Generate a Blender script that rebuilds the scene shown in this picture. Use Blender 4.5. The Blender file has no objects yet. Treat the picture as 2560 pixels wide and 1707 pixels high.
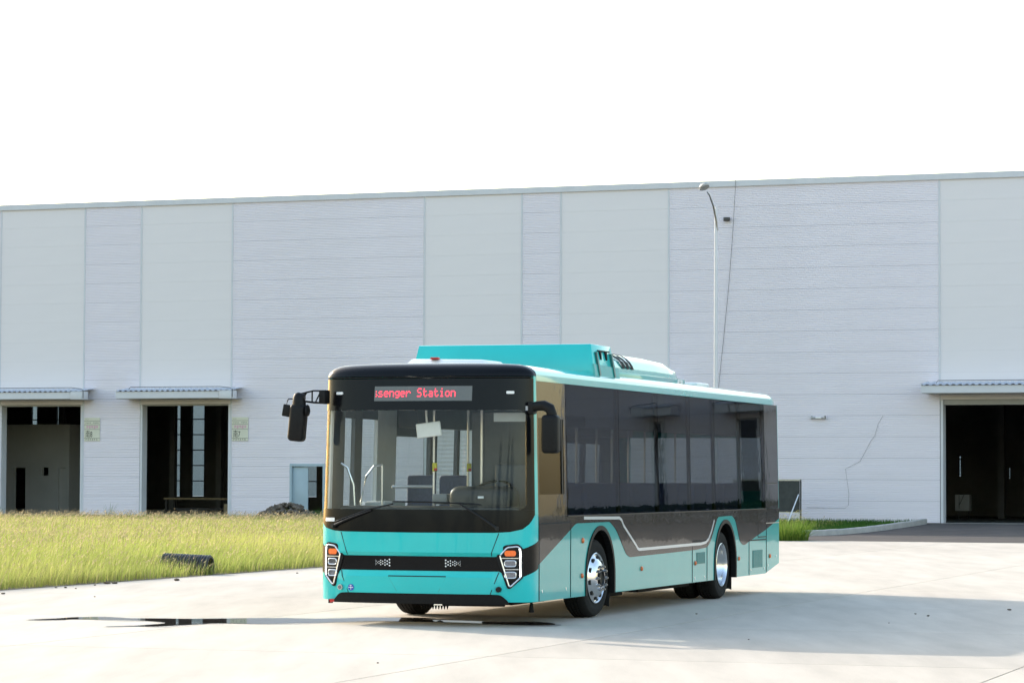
import bpy, bmesh, math, random
import numpy as np
from mathutils import Vector, Matrix
random.seed(7); rng = np.random.default_rng(11)
R = math.radians
sc = bpy.context.scene
COL = sc.collection

# ------------------------------------------------------------------ camera
LENS_F, CAM_H, PITCH, ROLL = 7500.0 / 2560.0, 1.6964, 0.0451, -0.0039
cam = bpy.data.cameras.new('camera'); cam_ob = bpy.data.objects.new('camera', cam); COL.objects.link(cam_ob)
cam.sensor_fit = 'HORIZONTAL'; cam.sensor_width = 36.0; cam.lens = 36.0 * LENS_F
cam.clip_start = 0.1; cam.clip_end = 8000
_D = Vector((0, math.cos(PITCH), math.sin(PITCH))); _U = Vector((0, -math.sin(PITCH), math.cos(PITCH))); _R = Vector((1, 0, 0))
_r = _R * math.cos(ROLL) - _U * math.sin(ROLL); _u = _R * math.sin(ROLL) + _U * math.cos(ROLL)
M = Matrix.Identity(4)
for i in range(3):
    M[i][0] = _r[i]; M[i][1] = _u[i]; M[i][2] = -_D[i]
M[2][3] = CAM_H
cam_ob.matrix_world = M
sc.camera = cam_ob

# ------------------------------------------------------------------ sky, sun, exposure
SUN_AZ, SUN_EL = -41.5, 22.8          # degrees from +Y towards +X, above the horizon
world = bpy.data.worlds.new('World'); sc.world = world; world.use_nodes = True
nt = world.node_tree; nt.nodes.clear()
sky = nt.nodes.new('ShaderNodeTexSky'); sky.sky_type = 'NISHITA'; sky.sun_disc = False
sky.sun_elevation = R(SUN_EL); sky.sun_rotation = R(SUN_AZ); sky.air_density = 1.45; sky.dust_density = 1.6; sky.ozone_density = 0.7
bg = nt.nodes.new('ShaderNodeBackground'); bg.inputs[1].default_value = 0.15
wo = nt.nodes.new('ShaderNodeOutputWorld')
nt.links.new(sky.outputs[0], bg.inputs[0]); nt.links.new(bg.outputs[0], wo.inputs[0])
sun = bpy.data.lights.new('sun', 'SUN'); sun.energy = 2.0; sun.angle = R(0.6); sun.color = (1.0, 0.92, 0.80)
sun_ob = bpy.data.objects.new('sun', sun); COL.objects.link(sun_ob)
sd = Vector((math.sin(R(SUN_AZ)) * math.cos(R(SUN_EL)), math.cos(R(SUN_AZ)) * math.cos(R(SUN_EL)), math.sin(R(SUN_EL))))
sun_ob.rotation_euler = sd.to_track_quat('Z', 'Y').to_euler(); sun_ob.location = (-30, 60, 40)
vs = sc.view_settings; vs.view_transform = 'Standard'; vs.look = 'None'; vs.gamma = 1.0; vs.use_curve_mapping = False
vs.exposure = 1.56
sc.cycles.max_bounces = 8; sc.cycles.transparent_max_bounces = 16; sc.cycles.glossy_bounces = 4; sc.cycles.diffuse_bounces = 4

# ------------------------------------------------------------------ materials
MATS = {}
def mat(name, col, rough=0.5, metal=0.0, coat=0.0, spec=0.5, noise=None, bump=None, emit=None, coatrough=0.03):
    """noise=(scale, amount, stretch) tints the colour; bump=(scale, strength, distance)"""
    m = bpy.data.materials.new(name); m.use_nodes = True; n = m.node_tree.nodes; l = m.node_tree.links
    p = n['Principled BSDF']
    p.inputs['Base Color'].default_value = (*col, 1); p.inputs['Roughness'].default_value = rough
    p.inputs['Metallic'].default_value = metal; p.inputs['Coat Weight'].default_value = coat
    p.inputs['Coat Roughness'].default_value = coatrough; p.inputs['Specular IOR Level'].default_value = spec
    if emit:
        p.inputs['Emission Color'].default_value = (*emit[0], 1); p.inputs['Emission Strength'].default_value = emit[1]
    if noise or bump:
        tc = n.new('ShaderNodeTexCoord')
    if noise:
        mp = n.new('ShaderNodeMapping'); st = noise[2] if len(noise) > 2 else (1, 1, 1)
        mp.inputs['Scale'].default_value = st
        l.new(tc.outputs['Object'], mp.inputs[0])
        t = n.new('ShaderNodeTexNoise'); t.inputs['Scale'].default_value = noise[0]; t.inputs['Detail'].default_value = 6; t.inputs['Roughness'].default_value = 0.62
        l.new(mp.outputs[0], t.inputs['Vector'])
        cr = n.new('ShaderNodeValToRGB'); a = noise[1]
        cr.color_ramp.elements[0].position = 0.3; cr.color_ramp.elements[1].position = 0.7
        cr.color_ramp.elements[0].color = (*[max(0, c * (1 - a)) for c in col], 1)
        cr.color_ramp.elements[1].color = (*[min(1, c * (1 + a)) for c in col], 1)
        l.new(t.outputs[0], cr.inputs[0]); l.new(cr.outputs[0], p.inputs['Base Color'])
    if bump:
        t2 = n.new('ShaderNodeTexNoise'); t2.inputs['Scale'].default_value = bump[0]; t2.inputs['Detail'].default_value = 4
        l.new(tc.outputs['Object'], t2.inputs['Vector'])
        b = n.new('ShaderNodeBump'); b.inputs['Strength'].default_value = bump[1]; b.inputs['Distance'].default_value = bump[2]
        l.new(t2.outputs[0], b.inputs['Height']); l.new(b.outputs[0], p.inputs['Normal'])
        if coat: l.new(b.outputs[0], p.inputs['Coat Normal'])
    MATS[name] = m
    return m

def glass(name, tint, bump=None, ior=1.5, gloss=1.0):
    m = bpy.data.materials.new(name); m.use_nodes = True; n = m.node_tree.nodes; l = m.node_tree.links; n.clear()
    o = n.new('ShaderNodeOutputMaterial'); mx = n.new('ShaderNodeMixShader'); tr = n.new('ShaderNodeBsdfTransparent'); gl = n.new('ShaderNodeBsdfGlossy')
    fr = n.new('ShaderNodeFresnel'); fr.inputs[0].default_value = ior
    ge = n.new('ShaderNodeNewGeometry'); mr_ = n.new('ShaderNodeMapRange'); mr_.inputs[3].default_value = ior; mr_.inputs[4].default_value = 1 / ior
    l.new(ge.outputs['Backfacing'], mr_.inputs[0]); l.new(mr_.outputs[0], fr.inputs[0])
    tr.inputs[0].default_value = (*tint, 1); gl.inputs['Roughness'].default_value = 0.01; gl.inputs['Color'].default_value = (gloss, gloss, gloss, 1)
    if bump:
        tc = n.new('ShaderNodeTexCoord'); t = n.new('ShaderNodeTexNoise'); t.inputs['Scale'].default_value = bump[0]; t.inputs['Detail'].default_value = 2
        b = n.new('ShaderNodeBump'); b.inputs['Strength'].default_value = bump[1]; b.inputs['Distance'].default_value = bump[2]
        l.new(tc.outputs['Object'], t.inputs['Vector']); l.new(t.outputs[0], b.inputs['Height']); l.new(b.outputs[0], gl.inputs['Normal'])
    l.new(fr.outputs[0], mx.inputs[0]); l.new(tr.outputs[0], mx.inputs[1]); l.new(gl.outputs[0], mx.inputs[2]); l.new(mx.outputs[0], o.inputs[0])
    MATS[name] = m
    return m

def concrete_material():
    m = bpy.data.materials.new('concrete'); m.use_nodes = True; n = m.node_tree.nodes; l = m.node_tree.links; p = n['Principled BSDF']
    p.inputs['Roughness'].default_value = 0.92; p.inputs['Specular IOR Level'].default_value = 0.12
    g = n.new('ShaderNodeNewGeometry')
    mp = n.new('ShaderNodeMapping'); mp.inputs['Rotation'].default_value = (0, 0, R(-18)); mp.inputs['Scale'].default_value = (1, 0.14, 1)
    l.new(g.outputs['Position'], mp.inputs[0])
    def ns(scale, det, src):
        t = n.new('ShaderNodeTexNoise'); t.inputs['Scale'].default_value = scale; t.inputs['Detail'].default_value = det; t.inputs['Roughness'].default_value = 0.6
        l.new(src, t.inputs['Vector']); return t.outputs[0]
    a = ns(0.35, 5, mp.outputs[0]); b = ns(2.2, 6, mp.outputs[0]); c = ns(60, 3, g.outputs['Position'])
    ra = n.new('ShaderNodeValToRGB'); ra.color_ramp.elements[0].position = 0.32; ra.color_ramp.elements[1].position = 0.68
    ra.color_ramp.elements[0].color = (0.48, 0.425, 0.365, 1); ra.color_ramp.elements[1].color = (0.555, 0.497, 0.432, 1)
    l.new(a, ra.inputs[0])
    rb = n.new('ShaderNodeMapRange'); rb.inputs[1].default_value = 0.3; rb.inputs[2].default_value = 0.7; rb.inputs[3].default_value = 0.87; rb.inputs[4].default_value = 1.06
    l.new(b, rb.inputs[0])
    rc = n.new('ShaderNodeMapRange'); rc.inputs[1].default_value = 0.3; rc.inputs[2].default_value = 0.7; rc.inputs[3].default_value = 0.93; rc.inputs[4].default_value = 1.05
    l.new(c, rc.inputs[0])
    oi = n.new('ShaderNodeObjectInfo')
    rd = n.new('ShaderNodeMapRange'); rd.inputs[3].default_value = 0.94; rd.inputs[4].default_value = 1.04; l.new(oi.outputs['Random'], rd.inputs[0])
    m1 = n.new('ShaderNodeMath'); m1.operation = 'MULTIPLY'; l.new(rb.outputs[0], m1.inputs[0]); l.new(rc.outputs[0], m1.inputs[1])
    m2 = n.new('ShaderNodeMath'); m2.operation = 'MULTIPLY'; l.new(m1.outputs[0], m2.inputs[0]); l.new(rd.outputs[0], m2.inputs[1])
    vm = n.new('ShaderNodeVectorMath'); vm.operation = 'SCALE'; l.new(ra.outputs[0], vm.inputs[0]); l.new(m2.outputs[0], vm.inputs['Scale'])
    l.new(vm.outputs[0], p.inputs['Base Color'])
    bp = n.new('ShaderNodeBump'); bp.inputs['Strength'].default_value = 0.25; bp.inputs['Distance'].default_value = 0.004
    l.new(c, bp.inputs['Height']); l.new(bp.outputs[0], p.inputs['Normal'])
    MATS['concrete'] = m

def grass_material(name, trans=0.55):
    m = bpy.data.materials.new(name); m.use_nodes = True; n = m.node_tree.nodes; l = m.node_tree.links; n.clear()
    o = n.new('ShaderNodeOutputMaterial'); at = n.new('ShaderNodeAttribute'); at.attribute_name = 'blade'
    d = n.new('ShaderNodeBsdfDiffuse'); t = n.new('ShaderNodeBsdfTranslucent'); mx = n.new('ShaderNodeMixShader'); mx.inputs[0].default_value = trans
    l.new(at.outputs['Color'], d.inputs[0]); l.new(at.outputs['Color'], t.inputs[0])
    l.new(d.outputs[0], mx.inputs[1]); l.new(t.outputs[0], mx.inputs[2]); l.new(mx.outputs[0], o.inputs[0])
    MATS[name] = m

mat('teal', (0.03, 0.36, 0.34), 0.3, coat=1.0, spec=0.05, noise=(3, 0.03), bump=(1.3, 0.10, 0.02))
mat('teal_front', (0.022, 0.50, 0.50), 0.28, coat=0.7, spec=0.1, noise=(3, 0.03))  # same paint as teal, brighter base so the front shows more light
mat('black_paint', (0.006, 0.006, 0.007), 0.25, coat=0.55, spec=0.05, bump=(1.6, 0.12, 0.02))
mat('black_mask', (0.0045, 0.005, 0.0065), 0.22, coat=0.06, spec=0.14, noise=(5, 0.1))
mat('groove_teal', (0.012, 0.11, 0.105), 0.4, coat=0.4, noise=(4, 0.1))  # bus teal with the shade of the box grooves put into the colour
mat('teal_roof', (0.04, 0.40, 0.38), 0.22, coat=1.0, noise=(3, 0.03))  # same paint, lighter and glossier to carry sky light on the roof
mat('white_line', (0.55, 0.56, 0.55), 0.3, coat=0.8)
mat('black_plastic', (0.007, 0.007, 0.0075), 0.5, spec=0.18, noise=(30, 0.25), bump=(90, 0.15, 0.002))
mat('trim_black', (0.008, 0.008, 0.008), 0.45, spec=0.3, noise=(20, 0.2))
mat('chassis', (0.010, 0.0095, 0.009), 0.8, spec=0.15, noise=(9, 0.4), bump=(25, 0.4, 0.01))
mat('rubber', (0.013, 0.0125, 0.012), 0.85, spec=0.2, noise=(14, 0.3), bump=(60, 0.2, 0.003))
mat('alloy', (0.72, 0.72, 0.73), 0.16, metal=1.0, noise=(12, 0.06))
mat('steel', (0.5, 0.5, 0.5), 0.35, metal=1.0, noise=(20, 0.15))
mat('hole', (0.006, 0.006, 0.006), 0.8, noise=(9, 0.2))
mat('chrome', (0.86, 0.86, 0.88), 0.2, metal=0.6, noise=(10, 0.04))
mat('amber', (0.75, 0.115, 0.012), 0.25, coat=0.6, noise=(60, 0.15), emit=((1, 0.18, 0.03), 0.08))
mat('amber_small', (0.62, 0.13, 0.02), 0.3, coat=0.5, noise=(60, 0.15))
mat('lamp_lens', (0.2, 0.22, 0.26), 0.08, metal=0.8, noise=(50, 0.3))
mat('led_white', (0.9, 0.9, 0.9), 0.3, emit=((1, 0.98, 0.94), 1.6), noise=(50, 0.02))
mat('led_red', (0.8, 0.03, 0.05), 0.4, emit=((1.0, 0.06, 0.11), 0.6), noise=(50, 0.05))
mat('display_panel', (0.08, 0.084, 0.084), 0.3, coat=0.6, noise=(30, 0.06))
mat('interior_grey', (0.46, 0.50, 0.54), 0.6, noise=(6, 0.06))
mat('interior_dark', (0.075, 0.085, 0.105), 0.6, noise=(6, 0.1))
mat('dash', (0.03, 0.03, 0.032), 0.5, noise=(8, 0.15), bump=(80, 0.1, 0.002))
mat('dash_grey', (0.2, 0.205, 0.21), 0.4, noise=(8, 0.1))
mat('seat_fabric', (0.09, 0.11, 0.21), 0.7, noise=(40, 0.2))
mat('seat_shell', (0.55, 0.56, 0.57), 0.4, noise=(8, 0.04))
mat('yellow', (0.62, 0.55, 0.03), 0.4, noise=(20, 0.1))
mat('red_plastic', (0.5, 0.02, 0.015), 0.4, noise=(20, 0.1))
mat('white_plastic', (0.72, 0.72, 0.71), 0.35, noise=(12, 0.04))
mat('label_white', (0.8, 0.8, 0.8), 0.4, noise=(30, 0.05))
mat('badge_blue', (0.03, 0.07, 0.42), 0.35, noise=(40, 0.05))
glass('glass_clear', (0.90, 0.93, 0.925), bump=(0.8, 0.03, 0.02), gloss=0.45)
glass('glass_side', (0.55, 0.56, 0.58), bump=(2.2, 0.018, 0.02), ior=1.5, gloss=0.34)
glass('glass_far', (0.62, 0.66, 0.66))
concrete_material()
mat('joint', (0.10, 0.095, 0.085), 0.9, noise=(3, 0.3))
mat('asphalt', (0.105, 0.094, 0.088), 0.95, spec=0.08, noise=(0.7, 0.18), bump=(50, 0.5, 0.01))
mat('soil', (0.12, 0.095, 0.055), 0.95, noise=(1.5, 0.35), bump=(12, 0.6, 0.03))
mat('terrain', (0.16, 0.15, 0.10), 0.95, noise=(0.05, 0.3))
mat('sheet_ribbed', (0.75, 0.71, 0.775), 0.42, noise=(0.6, 0.045, (0.25, 1, 1)))
mat('sheet_flat', (0.73, 0.69, 0.715), 0.45, noise=(0.35, 0.05, (0.25, 1, 1)))
mat('trim_grey', (0.58, 0.59, 0.63), 0.45, noise=(1.5, 0.05))
mat('door_blue', (0.33, 0.43, 0.50), 0.45, noise=(1.5, 0.06))
mat('canopy_sheet', (0.50, 0.53, 0.60), 0.5, noise=(2, 0.1))
mat('header', (0.36, 0.355, 0.345), 0.6, noise=(2, 0.08))
mat('plaster', (0.45, 0.45, 0.45), 0.9, noise=(0.8, 0.06))
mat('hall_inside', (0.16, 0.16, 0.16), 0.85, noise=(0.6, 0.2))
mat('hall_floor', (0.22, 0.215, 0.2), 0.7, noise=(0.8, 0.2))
mat('sign_board', (0.62, 0.62, 0.52), 0.5, noise=(3, 0.04))
mat('ink', (0.025, 0.025, 0.025), 0.7, noise=(9, 0.1))
mat('cable_grey', (0.16, 0.16, 0.17), 0.6, noise=(9, 0.1))
mat('ink_pink', (0.62, 0.17, 0.42), 0.7, noise=(9, 0.1))
mat('pole_white', (0.62, 0.62, 0.65), 0.4, noise=(3, 0.04))
mat('lamp_glass', (0.40, 0.40, 0.40), 0.3, noise=(6, 0.1))
mat('dark_metal', (0.05, 0.05, 0.052), 0.5, noise=(9, 0.2))
mat('board_dark', (0.035, 0.04, 0.04), 0.7, noise=(4, 0.3))
mat('kerb', (0.40, 0.39, 0.38), 0.85, noise=(3, 0.14), bump=(40, 0.3, 0.006))
mat('rubble', (0.12, 0.098, 0.08), 0.9, noise=(5, 0.4), bump=(20, 0.5, 0.02))
mat('pipe_black', (0.035, 0.035, 0.036), 0.5, noise=(12, 0.3))
mat('mud', (0.10, 0.07, 0.045), 0.95, noise=(30, 0.3))
mat('crate_wood', (0.35, 0.27, 0.16), 0.8, noise=(5, 0.2))
grass_material('grass'); grass_material('seed', 0.45); grass_material('lawn_grass', 0.4)
mat('damp', (0.24, 0.215, 0.185), 0.55, noise=(2.5, 0.2))
m = mat('water', (0.055, 0.05, 0.045), 0.015, spec=0.5, noise=(1.2, 0.25), bump=(1.5, 0.02, 0.01))

# ------------------------------------------------------------------ mesh helpers
class MB:
    def __init__(s): s.v = []; s.f = []; s.sm = []
    def add(s, verts, faces, smooth=False):
        o = len(s.v); s.v += [tuple(p) for p in verts]; s.f += [tuple(i + o for i in f) for f in faces]; s.sm += [smooth] * len(faces); return s
    def box(s, x0, x1, y0, y1, z0, z1):
        if x0 > x1: x0, x1 = x1, x0
        if y0 > y1: y0, y1 = y1, y0
        if z0 > z1: z0, z1 = z1, z0
        return s.add([(x0, y0, z0), (x1, y0, z0), (x1, y1, z0), (x0, y1, z0), (x0, y0, z1), (x1, y0, z1), (x1, y1, z1), (x0, y1, z1)],
                     [(0, 3, 2, 1), (4, 5, 6, 7), (0, 1, 5, 4), (1, 2, 6, 5), (2, 3, 7, 6), (3, 0, 4, 7)])
    def rbox(s, x0, x1, y0, y1, z0, z1, b=0.02, seg=2):
        bm = bmesh.new(); bmesh.ops.create_cube(bm, size=1)
        for v in bm.verts: v.co = ((x0 + x1) / 2 + v.co.x * abs(x1 - x0), (y0 + y1) / 2 + v.co.y * abs(y1 - y0), (z0 + z1) / 2 + v.co.z * abs(z1 - z0))
        b = min(b, abs(x1 - x0) * .48, abs(y1 - y0) * .48, abs(z1 - z0) * .48)
        bmesh.ops.bevel(bm, geom=bm.edges[:], offset=b, segments=seg, profile=0.5, affect='EDGES', clamp_overlap=True)
        return s.bm(bm, True)
    def bm(s, bm, smooth=False):
        bm.verts.index_update()
        s.add([v.co[:] for v in bm.verts], [[v.index for v in f.verts] for f in bm.faces], smooth); bm.free(); return s
    def tube(s, pts, r, n=8, cap=True):
        pts = [Vector(p) for p in pts]; rs = r if isinstance(r, (list, tuple)) else [r] * len(pts)
        rings = []; up = Vector((0, 0, 1))
        for i, p in enumerate(pts):
            d = (pts[min(i + 1, len(pts) - 1)] - pts[max(i - 1, 0)]).normalized()
            a = d.cross(up) if abs(d.dot(up)) < .95 else d.cross(Vector((1, 0, 0))); a.normalize(); b = d.cross(a)
            rings.append([p + (a * math.cos(2 * math.pi * k / n) + b * math.sin(2 * math.pi * k / n)) * rs[i] for k in range(n)])
        V = [v for g in rings for v in g]; F = []
        for i in range(len(pts) - 1):
            for k in range(n):
                F.append((i * n + k, i * n + (k + 1) % n, (i + 1) * n + (k + 1) % n, (i + 1) * n + k))
        s.add(V, F, True)
        if cap:
            s.add(rings[0], [tuple(range(n - 1, -1, -1))]); s.add(rings[-1], [tuple(range(n))])
        return s
    def lathe_x(s, prof, c, n=40, closed=False):
        """profile [(x, r)] turned round the x axis through c"""
        V = []; F = []; m = len(prof)
        for k in range(n):
            a = 2 * math.pi * k / n
            for (x, r) in prof: V.append((c[0] + x, c[1] + r * math.cos(a), c[2] + r * math.sin(a)))
        for k in range(n):
            k2 = (k + 1) % n
            for i in range(m - 1 + (1 if closed else 0)):
                j = (i + 1) % m
                F.append((k * m + i, k * m + j, k2 * m + j, k2 * m + i))
        return s.add(V, F, True)
    def prism(s, pts, fa, fb):
        """outline pts mapped by fa (front) and fb (back)"""
        n = len(pts); V = [fa(*p) for p in pts] + [fb(*p) for p in pts]
        F = [tuple(range(n)), tuple(range(2 * n - 1, n - 1, -1))] + [(i, i + n, (i + 1) % n + n, (i + 1) % n) for i in range(n)]
        return s.add(V, F)
    def build(s, name, material, parent=None, sharp=None, fix=True):
        me = bpy.data.meshes.new(name); me.from_pydata(s.v, [], s.f); me.polygons.foreach_set('use_smooth', s.sm)
        if fix:
            bm = bmesh.new(); bm.from_mesh(me); bmesh.ops.recalc_face_normals(bm, faces=bm.faces); bm.to_mesh(me); bm.free()
        if any(s.sm): me.set_sharp_from_angle(angle=R(40 if sharp is None else sharp))
        me.materials.append(MATS[material]); me.update()
        return link(name, me, parent)

def link(name, me, parent=None):
    o = bpy.data.objects.new(name, me); COL.objects.link(o)
    if parent: o.parent = parent
    return o
def empty(name, loc=(0, 0, 0), rz=0, parent=None):
    o = bpy.data.objects.new(name, None); COL.objects.link(o); o.location = loc; o.rotation_euler = (0, 0, rz); o.empty_display_size = 0.3
    if parent: o.parent = parent
    return o
def tag(o, label=None, cat=None, group=None, kind=None):
    if label: o['label'] = label
    if cat: o['category'] = cat
    if group: o['group'] = group
    if kind: o['kind'] = kind
    return o
def chaikin(p, k=2, closed=True):
    for _ in range(k):
        q = []; n = len(p)
        for i in range(n if closed else n - 1):
            a, b = p[i], p[(i + 1) % n]
            q += [tuple(a[j] * .75 + b[j] * .25 for j in range(len(a))), tuple(a[j] * .25 + b[j] * .75 for j in range(len(a)))]
        p = q if closed else [p[0]] + q + [p[-1]]
    return p
def round_poly(pts, rad, seg=4):
    """round the corners of a 2-D outline"""
    out = []; n = len(pts)
    for i in range(n):
        p = Vector(pts[i]); a = Vector(pts[i - 1]); b = Vector(pts[(i + 1) % n])
        r = min(rad if not isinstance(rad, (list, tuple)) else rad[i], (a - p).length * .45, (b - p).length * .45)
        if r <= 1e-6: out.append(tuple(p)); continue
        s = p + (a - p).normalized() * r; e = p + (b - p).normalized() * r
        for k in range(seg + 1):
            t = k / seg; out.append(tuple(s * (1 - t) ** 2 + p * 2 * t * (1 - t) + e * t * t))
    return out
def stroke(pts, w):
    """closed outline of a polyline of width w"""
    pts = [Vector(p) for p in pts]; L = []; Rr = []
    for i, p in enumerate(pts):
        d1 = (p - pts[i - 1]).normalized() if i > 0 else (pts[1] - p).normalized()
        d2 = (pts[i + 1] - p).normalized() if i < len(pts) - 1 else d1
        n1 = Vector((-d1.y, d1.x)); n2 = Vector((-d2.y, d2.x)); n = (n1 + n2)
        n = n / max(.5, n.length_squared / 2) if n.length > 1e-6 else n1
        n = n * (0.5 if False else 1)
        L.append(tuple(p + n * w / 2)); Rr.append(tuple(p - n * w / 2))
    return L + Rr[::-1]
def text_mesh(body, size):
    c = bpy.data.curves.new('lettering', 'FONT'); c.body = body; c.size = size
    o = bpy.data.objects.new('lettering', c); COL.objects.link(o)
    dg = bpy.context.evaluated_depsgraph_get(); dg.update()
    me = bpy.data.meshes.new_from_object(o.evaluated_get(dg)); bpy.data.objects.remove(o); return me

# ------------------------------------------------------------------ ground levels and frames
BUS_YAW = 0.3222
BUS_O = Vector((-0.1098 - 0.02 * math.cos(BUS_YAW), 36.9388 + 0.02 * math.sin(BUS_YAW), 0))
BF = Vector((-math.sin(BUS_YAW), -math.cos(BUS_YAW), 0)); BR = Vector((math.cos(BUS_YAW), -math.sin(BUS_YAW), 0))
def bw(s, l, z=0): return BUS_O + BF * s + BR * l + Vector((0, 0, z))
HYAW = R(-21.5); HO = Vector((0, 107.686, 0))
HT = Vector((math.cos(HYAW), math.sin(HYAW), 0)); HN = Vector((-math.sin(HYAW), math.cos(HYAW), 0))
def hw(t, y, z=0): return HO + HT * t + HN * y + Vector((0, 0, z))
def hloc(p): q = Vector((p[0], p[1], 0)) - HO; return q.dot(HT), q.dot(HN)
def rise(x, y):
    d = -hloc((x, y))[1]
    return 0.19 * min(1, max(0, 1 - d / 13.5))

def sheet(name, outline, z0, material, cuts=(), kind='structure'):
    bm = bmesh.new(); vsx = [bm.verts.new((p[0], p[1], 0)) for p in outline]; bm.faces.new(vsx)
    bmesh.ops.triangulate(bm, faces=bm.faces[:])
    for y in cuts:
        bmesh.ops.bisect_plane(bm, geom=bm.verts[:] + bm.edges[:] + bm.faces[:], plane_co=hw(0, y), plane_no=HN)
    for v in bm.verts: v.co.z = z0 + rise(v.co.x, v.co.y)
    bmesh.ops.recalc_face_normals(bm, faces=bm.faces)
    for f in bm.faces:
        if f.normal.z < 0: f.normal_flip()
    me = bpy.data.meshes.new(name); bm.to_mesh(me); bm.free(); me.materials.append(MATS[material])
    o = link(name, me); tag(o, kind=kind); return o

tg = MB().add([(-3000, -3000, -.09), (3000, -3000, -.09), (3000, 3000, -.09), (-3000, 3000, -.09)], [(0, 1, 2, 3)]).build('terrain', 'terrain'); tag(tg, kind='structure')
EDGE = [bw(62, -9.35), bw(-17, -9.3), Vector((6.55, 80.75, 0))]       # left edge of the concrete yard
CUTS = [-13.5, -10, -7, -3.5, -1]
# concrete yard: joint bed with slabs on it
yard_far = [hw(16.2, -21.1), hw(95, -21.1)]
yard = sheet('concrete_yard', [p[:2] for p in (bw(62, -9.35), bw(62, 70), hw(95, -21.1), hw(16.3, -21.1), bw(-45, -7.2), bw(-17, -9.3))], -.012, 'joint')
yard_cols = [-9.35, -7.41 + 5, 2.59, 7.59, 12.59, 17.59, 22.59, 27.59, 34, 42, 52, 70]
rows_s = [62, 50, 44, 38, 32, 26, 20, 14, 8, 2, -4, -10, -16, -22, -28, -34, -40, -46, -52, -58, -64, -72]
# slabs are cut at the far edge of the yard, which runs parallel to the hall
for i in range(len(yard_cols) - 1):
    for j in range(len(rows_s) - 1):
        l0, l1, s1, s0 = yard_cols[i] + .009, yard_cols[i + 1] - .009, rows_s[j] - .009, rows_s[j + 1] + .009
        bm = bmesh.new(); fv = [bm.verts.new(bw(*q)) for q in ((s0, l0), (s0, l1), (s1, l1), (s1, l0))]; bm.faces.new(fv)
        bmesh.ops.bisect_plane(bm, geom=bm.verts[:] + bm.edges[:] + bm.faces[:], plane_co=hw(0, -21.1), plane_no=HN, clear_outer=True)
        if i == 0:
            e0, e1 = EDGE[1], EDGE[2]; d = (e1 - e0); nn = Vector((-d.y, d.x, 0))
            if j > 12: bmesh.ops.bisect_plane(bm, geom=bm.verts[:] + bm.edges[:] + bm.faces[:], plane_co=e0, plane_no=nn, clear_outer=True)
        if not bm.faces: bm.free(); continue
        bm.normal_update()
        for f in bm.faces:
            if f.normal.z < 0: f.normal_flip()
        r = bmesh.ops.extrude_face_region(bm, geom=bm.faces[:])
        for v in [g for g in r['geom'] if isinstance(g, bmesh.types.BMVert)]: v.co.z -= .05
        for v in bm.verts: v.co.z += 0.0
        bmesh.ops.recalc_face_normals(bm, faces=bm.faces)
        me = bpy.data.meshes.new('slab'); bm.to_mesh(me); bm.free(); me.materials.append(MATS['concrete'])
        link('slab', me, yard)
# field soil left of the yard and under the lawn, asphalt right of the kerb
KERB = [(8.62, 88.0), (9.3, 89.0), (10.3, 90.7), (11.3, 93.1), (12.1, 95.4), (13.2, 98.6), (14.05, 101.3)]
fld = [tuple(EDGE[0][:2]), tuple(EDGE[1][:2]), tuple(EDGE[2][:2])] + KERB + [tuple(hw(15.55, -.1)[:2]), tuple(hw(-60, -.1)[:2]), tuple(hw(-110, -60)[:2]), tuple(bw(62, -80)[:2])]
sheet('field_ground', fld, .004, 'soil', CUTS)
sheet('asphalt_road', [tuple(EDGE[2][:2])] + [tuple(hw(16.2, -21.1)[:2]), tuple(hw(95, -21.1)[:2]), tuple(hw(95, -.02)[:2]), tuple(hw(15.6, -.02)[:2])] + [(x + .06, y) for x, y in KERB[::-1]], .006, 'asphalt', CUTS)

# kerb stones along the lawn
kerb = empty('kerb', (KERB[0][0], KERB[0][1], 0)); tag(kerb, kind='structure')
kp = [Vector((x, y, 0)) for x, y in chaikin(KERB, 2, False)]
seg = []; acc = 0; cur = kp[0]; pts = [kp[0]]
def walk(poly, step):
    out = [poly[0]]; need = step
    for a, b in zip(poly, poly[1:]):
        L = (b - a).length; pos = 0
        while L - pos >= need:
            pos += need; out.append(a + (b - a) * (pos / L)); need = step
        need -= (L - pos)
    return out
ks = walk(kp, 0.75)
for a, b in zip(ks, ks[1:]):
    d = (b - a).normalized(); nn = Vector((d.y, -d.x, 0)); a2 = a + d * .006; b2 = b - d * .006
    za = rise(a.x, a.y); zb = rise(b.x, b.y); h = .175 + random.uniform(-.006, .006)
    q = MB(); V = []
    for (o1, zz) in ((0.0, 0), (0.0, h - .02), (-.02, h), (-.14, h), (-.14, 0)):
        V += [a2 + nn * o1 + Vector((0, 0, za + zz - (.05 if zz == 0 else 0))), b2 + nn * o1 + Vector((0, 0, zb + zz - (.05 if zz == 0 else 0)))]
    V = [v - kerb.location for v in V]
    q.add(V, [(0, 1, 3, 2), (2, 3, 5, 4), (4, 5, 7, 6), (6, 7, 9, 8), (0, 2, 4, 6, 8), (1, 9, 7, 5, 3)])
    q.build('kerb_stone', 'kerb', kerb)

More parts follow.
